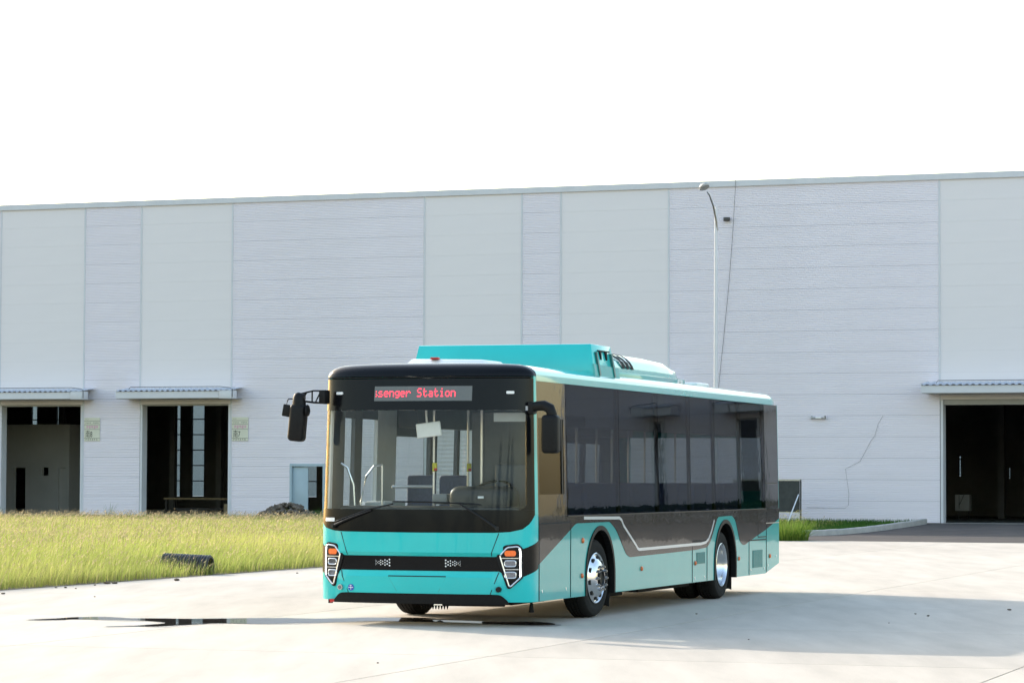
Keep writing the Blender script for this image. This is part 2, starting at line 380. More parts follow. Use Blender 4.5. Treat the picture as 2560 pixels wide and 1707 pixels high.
# ------------------------------------------------------------------ factory hall
hall = empty('factory_hall', HO, HYAW)
tag(hall, 'long pale grey metal factory hall with ribbed cladding and tall open doors', 'building')
HZ0, ROWH, NR = 0.19, 0.7313, 16
HZ1 = HZ0 + ROWH * NR
DOORS = [(-21.13, -17.55), (-15.02, -11.28), (-3.38, .32), (1.92, 5.88), (15.69, 19.9), (37.5, 38.25), (40.85, 41.2)]  # last is an unseen slot, added as a dark strip mirrored in bus glass
DTOP = 4.37
def flat_bays():
    for a, b in DOORS: yield (round(a - .05, 2), round(b + .05, 2))
T0, T1 = -48.0, 44.35
bays = []; x = T0
for a, b in flat_bays():
    if x < a: bays.append((x, a, 'r'))
    bays.append((a, b, 'f')); x = b
bays.append((x, T1, 'r'))
SHARED = {}
def sheet_mesh(w, h, kind):
    key = (round(w, 3), round(h, 3), kind)
    if key in SHARED: return SHARED[key]
    q = MB(); g = .0024 if kind == 'r' else .0012
    if kind == 'r':
        n = max(1, round(h / .0609)); p = (h - 2 * g) / n; prof = [(0.03, g)]
        for k in range(n):
            b = g + k * p
            prof += [(0.0, b + .0), (-.016, b + .16 * p), (-.016, b + .74 * p), (0.0, b + .90 * p)]
        prof += [(0.0, h - g), (0.03, h - g)]
    else:
        prof = [(0.02, g), (-.012, g), (-.012, h - g), (0.02, h - g)]
    V = []; F = []
    for (y, z) in prof: V += [(0, y, z), (w, y, z)]
    for i in range(len(prof) - 1): F.append((2 * i, 2 * i + 1, 2 * i + 3, 2 * i + 2))
    me = bpy.data.meshes.new('cladding_sheet'); me.from_pydata(V, [], F); me.materials.append(MATS['sheet_ribbed' if kind == 'r' else 'sheet_flat']); me.update()
    SHARED[key] = me; return me
def clad(a, b, z0, z1, kind):
    """cladding sheets between a and b, z0 to z1, in the hall's own rows"""
    for k in range(NR):
        lo = max(z0, HZ0 + k * ROWH); hi = min(z1, HZ0 + (k + 1) * ROWH)
        if hi - lo < .03: continue
        pieces = [(a, b)]
        for (u, v) in pieces:
            o = link('cladding_sheet', sheet_mesh(v - u, hi - lo, kind), hall); o.location = (u, 0, lo)
SD = (-8.74, -7.42, 2.06)   # small personnel door
for a, b, k in bays:
    if k == 'f': clad(a, b, DTOP + .01, HZ1, 'f')
    elif a < SD[0] < b:
        clad(a, SD[0], HZ0, SD[2], 'r'); clad(SD[1], b, HZ0, SD[2], 'r'); clad(a, b, SD[2], HZ1, 'r')
    else: clad(a, b, HZ0, HZ1, 'r')
for a, b, k in bays[1:]:
    MB().box(a - .03, a + .03, -.03, .03, HZ0 + .01 if k == 'r' else DTOP, HZ1 - .01).build('corner_trim', 'trim_grey', hall)
MB().box(T0 - .1, T1 + .1, -.075, .25, HZ1 - .02, HZ1 + .19).build('parapet_cap', 'trim_grey', hall)
MB().box(T0, T1, -.012, .03, .02, HZ0 - .004).build('plinth', 'dark_metal', hall)
x = -46.3
while x < T1:
    MB().tube([(x, 0.0, HZ1 + .22), (x, 0.0, HZ1 + .36)], .012, 5).build('lightning_rod', 'steel', hall); x += 3.62
HD = 20.0
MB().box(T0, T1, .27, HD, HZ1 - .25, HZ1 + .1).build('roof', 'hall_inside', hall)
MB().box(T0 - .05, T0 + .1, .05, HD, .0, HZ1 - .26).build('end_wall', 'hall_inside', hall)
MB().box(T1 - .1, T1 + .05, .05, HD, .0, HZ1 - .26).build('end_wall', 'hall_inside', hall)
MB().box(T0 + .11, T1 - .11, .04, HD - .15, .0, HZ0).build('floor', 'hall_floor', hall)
# inner face of the front wall with the door openings, so that the hall is dark
def wall_with_holes(name, holes, y0, y1, material, parent, zlo, zhi, ta, tb):
    q = MB(); xs = ta
    for (a, b, zb, zt) in sorted(holes):
        q.box(xs, a, y0, y1, zlo, zhi)
        if zb > zlo: q.box(a + .0005, b - .0005, y0, y1, zlo, zb)
        q.box(a + .0005, b - .0005, y0, y1, zt, zhi); xs = b
    q.box(xs, tb, y0, y1, zlo, zhi)
    return q.build(name, material, parent)
holes = [(a, b, HZ0, DTOP) for a, b in DOORS] + [(SD[0], SD[1], HZ0, SD[2])]
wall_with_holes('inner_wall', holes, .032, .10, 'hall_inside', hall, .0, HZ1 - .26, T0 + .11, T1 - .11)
# windows in the back wall
WIN = [(-31.52, -31.22), (-30.2, -29.72), (-24.15, -23.83), (-23.26, -22.62), (-17.75, -17.05), (11.68, 11.79), (13.72, 13.81), (22, 22.1)]
WZ = {11.68: (1.8, 2.6), 13.72: (1.72, 2.13), 22: (1.5, 2.4)}
bh = [(a, b, *WZ.get(a, (.78, 4.95))) for a, b in WIN]
wall_with_holes('back_wall', bh, HD - .14, HD, 'hall_inside', hall, .0, HZ1 - .26, T0 + .11, T1 - .11)
for a, b, zb, zt in bh:
    w = MB().box(a, a + .03, HD - .10, HD - .04, zb, zt).box(b - .03, b, HD - .10, HD - .04, zb, zt).build('window', 'dark_metal', hall)
    z = zb
    while z < zt - .1:
        if z > zb: MB().box(a + .031, b - .031, HD - .10, HD - .04, z - .025, z + .025).build('muntin', 'dark_metal', w)
        MB().box(a + .03, b - .03, HD - .075, HD - .065, z + .026, min(zt, z + .69) - .026).build('pane', 'glass_far', w)
        z += .69
# doors: frame, jambs, header band, canopy
for i, (a, b) in enumerate(DOORS):
    fr = MB()
    fr.box(a - .02, a + .07, -.045, .34, HZ0, DTOP).box(b - .05, b + .02, -.045, .34, HZ0, DTOP)
    fr.build('door_frame', 'trim_grey', hall)
    MB().box(a + .071, b - .051, .02, .33, DTOP - (.17 if i == 4 else .05), DTOP - .001).build('door_header', 'header', hall)
    MB().box(a + .071, b - .051, -.06, .10, .06, HZ0 + .012).build('door_sill', 'kerb', hall)
    if i in (2, 3):
        V = []; F = []; n = 54
        for k in range(n + 1):
            z = HZ0 + .02 + (DTOP - .08 - HZ0) * k / n; V += [(a + .075, .2 - .012 * (k % 2), z), (b - .055, .2 - .012 * (k % 2), z)]
        MB().add(V, [(2 * k, 2 * k + 1, 2 * k + 3, 2 * k + 2) for k in range(n)]).build('roller_shutter', 'sheet_flat', hall, fix=False)
    ca, cb = a - .55, b + .55
    if i == 4: ca = a - .46
    can = MB().box(ca, cb - .52, -1.0, -.985, 4.58, 4.83).box(ca + .002, ca + .02, -.984, -.03, 4.58, 4.9).build('canopy', 'trim_grey', hall)
    # sheet with ridges running down the slope
    V = []; F = []; n = int((cb - ca) / .055); 
    for k in range(n + 1):
        t = ca - .02 + (cb - ca + .04) * k / n; zz = .018 * (1 if (k % 4) in (0, 1) else -1)
        V += [(t, -1.05, 4.855 + zz), (t, -.035, 4.975 + zz)]
    for k in range(n): F.append((2 * k, 2 * k + 1, 2 * k + 3, 2 * k + 2))
    cs = MB().add(V, F).build('canopy_sheet', 'canopy_sheet', can, fix=False)
    MB().box(ca + .03, cb - .03, -.98, -.03, 4.56, 4.578).build('canopy_soffit', 'header', can)
    MB().rbox(cb - .5, cb, -1.03, -.55, 4.55, 4.86, .01).build('gutter_box', 'trim_grey', can)
    MB().tube([(ca + .5, -.9, 4.92), (ca + .55, -.86, 5.0), (cb - .55, -.86, 5.0), (cb - .1, -.95, 4.95), (cb + .03, -.98, 4.9), (cb + .03, -.98, 4.6)], .012, 5).build('drain_wire', 'dark_metal', can)
# small door with a sliding leaf half across it
MB().box(SD[0] - .05, SD[0] + .03, -.035, .25, HZ0, SD[2] + .001).box(SD[1] - .03, SD[1] + .05, -.035, .25, HZ0, SD[2] + .001).box(SD[0] - .05, SD[1] + .05, -.035, .25, SD[2] + .002, SD[2] + .10).build('side_door_frame', 'door_blue', hall)
MB().rbox(SD[0] + .035, SD[0] + .66, .05, .09, HZ0 + .01, SD[2] - .02, .008).build('side_door_leaf', 'door_blue', hall)
# room built inside behind the first door
room = MB(); 
def rb(a, b, z0, z1): room.box(a, b, 6.0, 6.15, z0, z1)
rb(-34, -24.09, HZ0, 3.67); rb(-24.089, -23.571, 2.0, 3.67); rb(-23.57, -22.8, HZ0, 3.67); rb(-22.799, -22.501, HZ0, 1.68); rb(-22.799, -22.501, 2.01, 3.67); rb(-22.5, -22.05, HZ0, 3.67); rb(-22.049, -21.701, 2.0, 3.67); rb(-21.70, -21.55, HZ0, 3.67)
room.box(-21.70, -21.55, 6.151, 10, HZ0, 3.67).box(-34, -21.55, 6.0, 10, 3.671, 3.75)
room.build('inner_room', 'plaster', hall)
MB().box(-22.045, -21.705, 6.10, 6.13, HZ0, 1.99).build('room_door', 'plaster', hall)
# steel columns inside
for t in (-26.0, -20.6, -18.4, -13.4, -9.6, 12.6, 14.9, 20.5):
    MB().box(t - .12, t + .12, 13.0, 13.25, HZ0, 9.0).build('column', 'hall_inside', hall)

def hthing(name, label, cat, t, y, group=None, z=HZ0):
    o = empty(name, hw(t, y, z), HYAW); tag(o, label, cat, group); return o
# things standing inside the hall
wb = hthing('workbench', 'long low workbench just inside the second open door', 'workbench', -16.5, 8)
MB().box(-1.6, 1.6, -.4, .4, .55, .62).build('bench_top', 'crate_wood', wb)
for sx in (-1, 1):
    for sy in (-1, 1): MB().box(sx * 1.5 - .04, sx * 1.5 + .04, sy * .34 - .03, sy * .34 + .03, 0, .549).build('leg', 'dark_metal', wb)
MB().box(-1.5, 1.5, -.3, .3, .15, .2).build('shelf', 'dark_metal', wb)
cr = hthing('cardboard_carton', 'tan carton on the floor inside the second open door', 'carton', -13.2, 4.0)
MB().rbox(-.25, .25, -.2, .2, 0, .42, .01).build('carton_body', 'crate_wood', cr)
MB().box(-.25, .25, -.03, .03, .421, .424).build('tape', 'label_white', cr)
ct = hthing('white_cabinet', 'white sheet metal cabinet with open front inside the right door', 'cabinet', 14.15, 10)
MB().rbox(-.28, .26, -.2, .2, .32, .92, .015).build('cabinet_body', 'plaster', ct)
MB().tube([(-.12, -.215, .4), (-.12, -.215, .9)], .012, 5).build('hose', 'ink', ct)
MB().tube([(-.1, -.215, .55), (.06, -.215, .91)], .012, 5).build('hose', 'ink', ct)
for sx in (-1, 1): MB().tube([(sx * .2, 0, 0), (sx * .2, 0, .33)], .02, 6).build('leg', 'dark_metal', ct)

# shed behind the hall, raised to block the yellow low sky in its windows
shed = empty('rear_shed', hw(-30, 46), HYAW); tag(shed, 'pale shed behind the hall seen through its back windows', 'shed')
MB().box(-45, 55, 0, 14, 0, 8.6).build('wall', 'label_white', shed)
MB().prism([(-.4, 8.61), (7, 9.4), (14.4, 8.61)], lambda a, b: (-45.3, a, b), lambda a, b: (55.3, a, b)).build('roof', 'trim_grey', shed)

# numbered door signs
def door_sign(t, num, label):
    s = empty('door_sign', hw(t, -.03, 3.0), HYAW); tag(s, label, 'sign', 'door number signs')
    W_, H_ = .67, .88
    MB().box(0, W_, -.012, .005, 0, H_).build('board', 'sign_board', s)
    for z in (.105, .44, .615, .755): MB().box(.0, W_, -.016, -.0125, z - .005, z + .005).build('rule_line', 'ink', s)
    me = text_mesh('南' + num, .30); me.materials.clear(); me.materials.append(MATS['ink'])
    o = link('lettering', me, s); o.rotation_euler = (R(90), 0, 0); o.location = (.05, -.016, .15); o.scale = (.68, 1.0, 1)
    def glyphs(x0, n, z, h, m, gap=None):
        q = MB(); w = h * .82
        for k in range(n):
            x = x0 + k * (gap or h)
            q.box(x, x + w, -.016, -.0125, z + h * .78, z + h * .9)
            q.box(x + w * .42, x + w * .56, -.016, -.0125, z + h * .12, z + h * .77)
            if k % 2: q.box(x, x + w, -.016, -.0125, z, z + h * .11)
            q.box(x, x + w * .4, -.016, -.0125, z + h * (.3 + .1 * (k % 3)), z + h * (.42 + .1 * (k % 3)))
            q.box(x + w * .6, x + w, -.016, -.0125, z + h * (.5 - .1 * (k % 3)), z + h * (.62 - .1 * (k % 3)))
        tag(q.build('small_lettering', m, s), kind='stuff')
    glyphs(.06, 6, .025, .06, 'ink', .092); glyphs(.09, 5, .47, .11, 'ink_pink', .105)
    glyphs(.06, 4, .66, .045, 'ink', .06); glyphs(.39, 4, .66, .05, 'ink', .06); glyphs(.06, 3, .80, .03, 'ink', .05)
door_sign(-17.44, '8', 'pale green door sign numbered eight on the ribbed wall')
door_sign(-11.18, '7', 'pale green door sign numbered seven on the ribbed wall')

# fittings on the wall
fl = empty('wall_floodlight', hw(8.1, -.03, 10.72), HYAW); tag(fl, 'small dark floodlight high on the ribbed wall near the roof', 'light')
MB().rbox(-.11, .11, -.14, -.04, -.07, .07, .015).build('housing', 'dark_metal', fl)
MB().box(-.02, .02, -.041, 0, -.03, .03).build('bracket', 'dark_metal', fl)
tl = empty('twin_spot_lamp', hw(11.4, -.03, 3.78), HYAW); tag(tl, 'white twin headed emergency lamp on the ribbed wall', 'light')
MB().rbox(-.1, .1, -.09, -.0, -.04, .02, .01).build('lamp_body', 'white_plastic', tl)
for sx in (-1, 1):
    MB().lathe_x([(0, .02), (sx * .08, .035), (sx * .13, .075), (sx * .135, .08)], (sx * .11, -.07, .0), 12).build('spot_head', 'lamp_glass', tl)
    MB().lathe_x([(0, .001), (sx * .004, .068)], (sx * .238, -.07, 0), 12).build('spot_lens', 'dark_metal', tl)
o = MB().tube([hw(8.41, -.07, 12.25), hw(8.42, -.12, 11.9), hw(8.30, -.06, 10.2), hw(8.15, -.05, 8.35), hw(7.97, -.05, 6.6), hw(7.78, -.05, 4.84), hw(7.7, -.05, 3.6), hw(7.66, -.05, .25)], .008, 5).build('roof_cable', 'cable_grey')
tag(o, 'thin dark cable hanging from the roof edge down the ribbed wall', 'cable')
o = MB().tube([hw(a, -.032, z) for a, z in [(13.67, 3.85), (13.49, 3.55), (13.38, 3.15), (13.24, 2.98), (12.86, 2.28), (12.34, 2.02), (12.46, 1.18), (12.45, .79), (12.34, .68), (10.96, .69)]], .005, 5).build('loose_cable', 'cable_grey')
tag(o, 'loose thin cable looping low across the ribbed wall above the lawn', 'cable')

# dark framed board propped up on the lawn
bd = empty('propped_board', hw(11.6, -3, rise(*hw(11.6, -3)[:2])), HYAW); tag(bd, 'dark framed board propped upright on the lawn by the hall', 'board')
MB().box(-2.3, -.04, -.015, .015, .42, 1.46).build('panel', 'board_dark', bd)
for (x0, x1, z0, z1) in ((-2.36, .02, 1.462, 1.5), (-2.36, .02, .38, .418)): MB().box(x0, x1, -.03, .03, z0, z1).build('rail', 'steel', bd)
for x in (-2.36, -.02): MB().box(x, x + .04, -.03, .03, 0, 1.51).build('post', 'dark_metal', bd)
MB().tube([(-.06, -.05, 1.0), (-.26, -.75, .0)], .022, 6).build('prop', 'steel', bd)

# street lamp
LX, LY = 6.53, 96.0; lz = rise(LX, LY)
lamp = empty('street_lamp', (LX, LY, lz)); tag(lamp, 'tall white street lamp with one curved arm in front of the hall', 'street lamp')
MB().tube([(0, 0, 0), (0, 0, 4), (0, 0, 10.25)], [.085, .07, .05], 14).build('pole', 'pole_white', lamp)
MB().tube([(0, 0, 0), (0, 0, .35)], .13, 14).build('base_collar', 'pole_white', lamp)
MB().tube([(.0, 0, 10.25), (0, 0, 10.31)], .03, 8).tube([(-.09, 0, 10.22), (.09, 0, 10.22)], .012, 6).build('pole_cap', 'pole_white', lamp)
MB().tube([(.05, -.02, 9.55), (.0, -.09, 9.85), (-.10, -.28, 10.3), (-.24, -.55, 10.62), (-.33, -.72, 10.72)], [.032, .032, .03, .028, .026], 8).build('arm', 'steel', lamp)
hd = MB(); prof = [(0, .0), (.06, .14), (.08, .2), (.03, .235), (-.02, .215), (-.03, .0)]
hd.lathe_x(prof, (0, 0, 0), 24); h = hd.build('lamp_head', 'lamp_glass', lamp); h.location = (-.43, -.93, 10.84)
ax = Vector((-.25, .35, 1)).normalized(); h.rotation_mode = 'QUATERNION'; h.rotation_quaternion = Vector((1, 0, 0)).rotation_difference(ax); h.scale = (.95, .95, .7)

# ------------------------------------------------------------------ bus (local x = towards the driver's side, y = rearwards, z up; s = -y)
bus = empty('city_bus', BUS_O, -BUS_YAW)
tag(bus, 'teal and black single deck city bus parked on the concrete yard', 'bus')
HWB, SB, NSE = 1.295, 2.5, 3.0
def lx(z): return HWB - .035 * min(1, max(0, (z - 1.2) / 1.6))
def fb(z): return float(np.interp(z, [.25, .5, .75, 1.2, 2.3, 2.95], [.40, .44, .45, .44, .37, .29]))
_th = np.linspace(0, math.pi / 2, 900)
_l = HWB * np.sin(_th) ** (2 / NSE); _s = SB + .45 * np.cos(_th) ** (2 / NSE)
_u = np.concatenate([[0], np.cumsum(np.hypot(np.diff(_l), np.diff(_s)))])
UMAX = float(_u[-1])
def U(l): return math.copysign(float(np.interp(abs(l), _l, _u)), l)
def facet(z, l):
    """relief of the lower front: undercut above the black belt, ledge below it"""
    k = float(np.interp(abs(l), [0, .93, 1.05, 2], [1, 1, 0, 0]))
    return k * float(np.interp(z, [.25, .565, .63, .80, .84, 1.1], [.03, .03, 0, 0, .03, .03]))
def fsurf(u, z, off=0.0, relief=False):
    t = float(np.interp(abs(u), _u, _th)); sg = 1 if u >= 0 else -1
    def P(t, z):
        c = max(0, math.cos(t)); si = max(0, math.sin(t))
        return Vector((sg * lx(z) * si ** (2 / NSE), -(SB + fb(z) * c ** (2 / NSE)), z))
    e = .004; t1, t0 = min(math.pi / 2, t + e), max(0, t - e)
    n = (P(t1, z) - P(t0, z)).cross(P(t, z + .01) - P(t, z - .01)) * sg
    n.normalize()
    if n.y > 0: n = -n
    if abs(u) >= UMAX - .004: n = Vector((sg, 0, 0))
    p = P(t, z)
    if relief: off += facet(z, p.x)
    return p + n * off
UG = [0] + [.12 * k for k in range(1, 9)] + list(np.arange(1.0, UMAX, .03)); UG = sorted(set([-g for g in UG] + UG))
def drape(name, outline, off, material, parent, thick=.01, zcuts=None, relief=False, smooth=True, dz=.25):
    """2-D outline (u along the front, z) laid on the curved front with its own thickness"""
    bm = bmesh.new(); vv = [bm.verts.new((p[0], p[1], 0)) for p in outline]; bm.faces.new(vv)
    bmesh.ops.triangulate(bm, faces=bm.faces[:])
    us = [p[0] for p in outline]; zs = [p[1] for p in outline]
    for g in UG:
        if min(us) + .002 < g < max(us) - .002: bmesh.ops.bisect_plane(bm, geom=bm.verts[:] + bm.edges[:] + bm.faces[:], plane_co=(g, 0, 0), plane_no=(1, 0, 0), dist=1e-5)
    zc = list(zcuts or []) + list(np.arange(min(zs) + dz, max(zs), dz))
    for g in zc:
        if min(zs) + .002 < g < max(zs) - .002: bmesh.ops.bisect_plane(bm, geom=bm.verts[:] + bm.edges[:] + bm.faces[:], plane_co=(0, g, 0), plane_no=(0, 1, 0), dist=1e-5)
    bmesh.ops.remove_doubles(bm, verts=bm.verts, dist=1e-5)
    bm.verts.index_update(); uv = [(v.co.x, v.co.y) for v in bm.verts]
    F = [[v.index for v in f.verts] for f in bm.faces]; E_ = [[v.index for v in e.verts] for e in bm.edges if e.is_boundary]; bm.free()
    q = MB(); A = [fsurf(a, b, off, relief) for a, b in uv]
    q.add(A, F, smooth)
    if thick:
        B = {}
        for e in E_:
            for i in e:
                if i not in B: B[i] = len(q.v); q.v.append(tuple(fsurf(*uv[i], off - thick, relief)))
        for a, b in E_: q.f.append((a, b, B[b], B[a])); q.sm.append(False)
    return q.build(name, material, parent, sharp=28)
def mirror_pts(pts): return [(-a, b) for a, b in pts][::-1]
def Upts(pts): return [(U(a), b) for a, b in pts]

# --- front
WSE = UMAX - .11; WSL = UMAX - .015                                   # side edge of the windscreen glass
base = [(-WSL, 1.27), (-U(1.27), 1.18), (-U(1.194), 1.108), (-U(1.06), 1.076), (-U(.9), 1.067), (0, 1.062), (U(.9), 1.067), (U(1.06), 1.076), (U(1.194), 1.108), (U(1.255), 1.17), (WSE, 1.27)]
low = [(-UMAX, .295), (-U(1.1), .285), (0, .285), (U(1.1), .285), (UMAX, .295), (UMAX, 2.846), (WSE, 2.846)] + base[::-1] + [(-WSL, 2.846), (-UMAX, 2.846)]
bu = [p[0] for p in base]; bz = [p[1] for p in base]
cu = sorted(set([round(x, 5) for x in UG + bu + [-UMAX, UMAX]])); zl = [.285, .34, .45, .565, .63, .715, .80, .84, .95, 1.0]
q = MB(); V = []
for u in cu:
    top = float(np.interp(u, bu, bz)); zz = zl + [1.0 + (top - 1.0) * .5, top]
    V += [fsurf(u, z, 0, True) for z in zz]
k_ = len(zl) + 2
q.add(V, [(i * k_ + j, (i + 1) * k_ + j, (i + 1) * k_ + j + 1, i * k_ + j + 1) for i in range(len(cu) - 1) for j in range(k_ - 1)], True)
q.add([fsurf(u, .285, 0, True) for u in cu] + [fsurf(u, .285, -.04, True) for u in cu], [(i, i + 1, len(cu) + i + 1, len(cu) + i) for i in range(len(cu) - 1)])
q.build('front_mask', 'teal_front', bus, sharp=25)
for sg in (-1, 1):
    a_ = WSE if sg > 0 else WSL; p = [(a_, 1.271), (UMAX, 1.271), (UMAX, 2.846), (a_, 2.846)]
    drape('corner_strip', p if sg > 0 else mirror_pts(p), 0, 'teal_front', bus, .03)
def rr(u0, u1, z0, z1, r): return round_poly([(u0, z0), (u1, z0), (u1, z1), (u0, z1)], r)
# black painted border of the windscreen: lower and upper fields and side strips, glass between
GU = UMAX - .25; GUL = UMAX - .06; ZG0, ZG1 = 1.325, 2.455
gl_out = [(-GU, ZG0), (GU, ZG0), (GU, ZG1), (-GU, ZG1)]
drape('windscreen_lower_border', base + [(WSE, ZG0), (-WSL, ZG0)], .002, 'black_mask', bus, .02)
drape('windscreen_upper_border', [(-WSL, ZG1), (WSE, ZG1), (WSE, 2.815), (-WSL, 2.815)], .002, 'black_mask', bus, .02)
for sg in (-1, 1):
    gu_, we_ = (GU, WSE) if sg > 0 else (GUL, WSL)
    p = [(gu_, ZG0 + .001), (we_, ZG0 + .001), (we_, ZG1 - .001), (gu_, ZG1 - .001)]
    drape('windscreen_side_border', p if sg > 0 else mirror_pts(p), .002, 'black_mask', bus, .02)
    # rounded inner corners of the border
    for (zc, dz_) in ((ZG1 - .0005, -1), (ZG0 + .0005, 1)):
        if sg < 0: continue
        r = .09; c = [(GU - .0005, zc), (GU - .0005, zc + dz_ * r)] + [(GU - r + r * math.cos(a), zc + dz_ * r - dz_ * r * math.sin(a)) for a in np.linspace(.2, math.pi / 2, 6)]
        drape('border_corner', c if sg > 0 else mirror_pts(c), .002, 'black_mask', bus, .004)
drape('windscreen', [(-GUL - .01, ZG0 - .01), (GU + .01, ZG0 - .01), (GU + .01, ZG1 + .01), (-GUL - .01, ZG1 + .01)], -.004, 'glass_clear', bus, 0)
drape('mask_seam', stroke([(-WSL, 2.83), (0, 2.83), (WSE, 2.83)], .008), .003, 'hole', bus, .01)
# black roof cap over the front
V = []; F = []; NA, NT = 7, 41
for i in range(NA):
    a = R(90 * i / (NA - 1)); z = 2.843 + .14 * math.sin(a); ins = .26 * (1 - math.cos(a)); bz = fb(2.82) - .24 * (1 - math.cos(a))
    for k in range(NT):
        t = -math.pi / 2 + math.pi * k / (NT - 1); c = max(0, math.cos(t)); si = math.sin(t)
        crown = .018 * (1 - (si * 1.0) ** 2) * math.sin(a)
        V.append((math.copysign(abs(si) ** (2 / NSE), si) * (1.262 - ins), -(SB + bz * c ** (2 / NSE)), z + crown))
for i in range(NA - 1):
    for k in range(NT - 1): F.append((i * NT + k, i * NT + k + 1, (i + 1) * NT + k + 1, (i + 1) * NT + k))
F.append(tuple((NA - 1) * NT + k for k in range(NT)))
MB().add(V, F, True).build('front_roof_cap', 'black_mask', bus, sharp=50)

# belt, bumper, seams
belt_r = [(U(.9), .797), (U(1.0), .80), (U(1.201), .888), (U(1.27), .925), (UMAX, .975), (UMAX, .66), (U(1.27), .612), (U(1.201), .573), (U(1.0), .6), (U(.955), .632)]
belt = [(0, .797)] + belt_r + [(0, .632)] + mirror_pts(belt_r)
drape('front_belt', belt, .003, 'black_mask', bus, .004, zcuts=[.63, .80], relief=True)
bump = round_poly(Upts([(-1.045, .262), (1.045, .262), (1.045, .293), (.968, .372), (.87, .378), (-.87, .378), (-.968, .372), (-1.045, .293)]), [0, 0, .01, .04, .02, .02, .04, .01])
drape('bumper', bump, .036, 'black_plastic', bus, .06)
drape('bumper_lip', Upts([(.28, .235), (1.0, .235), (1.02, .261), (.26, .261)]), -.03, 'chassis', bus, .05)
for sg in (-1, 1):
    p = Upts([(.95, 1.062), (.872, .84), (.872, .805)])
    q2 = Upts([(.953, .625), (.853, .38)])
    drape('panel_seam', stroke(p if sg > 0 else [(-a, b) for a, b in p], .009), .002, 'hole', bus, .004, zcuts=[.84], relief=True)
    drape('panel_seam', stroke(q2 if sg > 0 else [(-a, b) for a, b in q2], .009), .002, 'hole', bus, .004, zcuts=[.565], relief=True)
    # round sensor
    c = fsurf(U(.943) * sg, .437, .02, True)
    MB().tube([c + Vector((0, .03, 0)), c + Vector((sg * .004, -.012, 0))], [.033, .031], 16).build('parking_sensor', 'steel' if sg < 0 else 'trim_black', bus)
    MB().tube([c + Vector((sg * .004, -.0, 0)), c + Vector((sg * .005, -.015, 0))], .021, 14).build('sensor_eye', 'lamp_lens' if sg < 0 else 'hole', bus)
tr = Upts([(-.25, .402), (-.348, .571), (.347, .571), (.252, .398)])
drape('plate_recess_line', stroke(tr[1:3], .011), .003, 'hole', bus, .006, relief=True)
drape('plate_recess_side', stroke(tr[:2], .006), .003, 'teal', bus, .006, relief=True)
drape('plate_recess_side', stroke(tr[2:], .006), .003, 'teal', bus, .006, relief=True)
# badge
bc = (U(-.815), .436)
bdg = drape('round_badge', [(bc[0] + .037 * math.cos(a), bc[1] + .037 * math.sin(a)) for a in np.linspace(0, 2 * math.pi, 21)[:-1]], .006, 'badge_blue', bus, .004, relief=True)
drape('badge_mark', stroke([(bc[0] - .03, bc[1]), (bc[0] + .03, bc[1])], .008), .0075, 'label_white', bdg, .001, relief=True)
drape('badge_mark', stroke([(bc[0], bc[1] - .026), (bc[0], bc[1] + .026)], .006), .0085, 'label_white', bdg, .001, relief=True)
drape('badge_mark', stroke([(bc[0] - .014, bc[1] + .02), (bc[0], bc[1] + .027), (bc[0] + .014, bc[1] + .02)], .006), .0095, 'label_white', bdg, .001, relief=True)
# pattern of pale dots on the belt, one small fan on each side
for sg in (-1, 1):
    cols = [(.340, [-.034, 0, .034], .0085), (.368, [-.017, .017], .008), (.396, [-.028, 0, .028], .007), (.424, [-.014, .014], .0065), (.448, [-.024, 0, .024], .006), (.469, [-.011, .011], .0052), (.488, [0], .0042), (.499, [-.016, .016], .0034), (.512, [-.026, -.008, .008, .026], .0028)]
    q = MB()
    for a, zs, r in cols:
        for dz_ in zs:
            c = fsurf(U(a) * sg, .72 + dz_, .0045, True)
            q.add([c + Vector((r * 1.1 * math.cos(t), 0, r * 1.1 * math.sin(t))) for t in np.linspace(0, 2 * math.pi, 9)[:-1]], [tuple(range(8))])
    tag(q.build('dot_pattern', 'label_white', bus), kind='stuff')
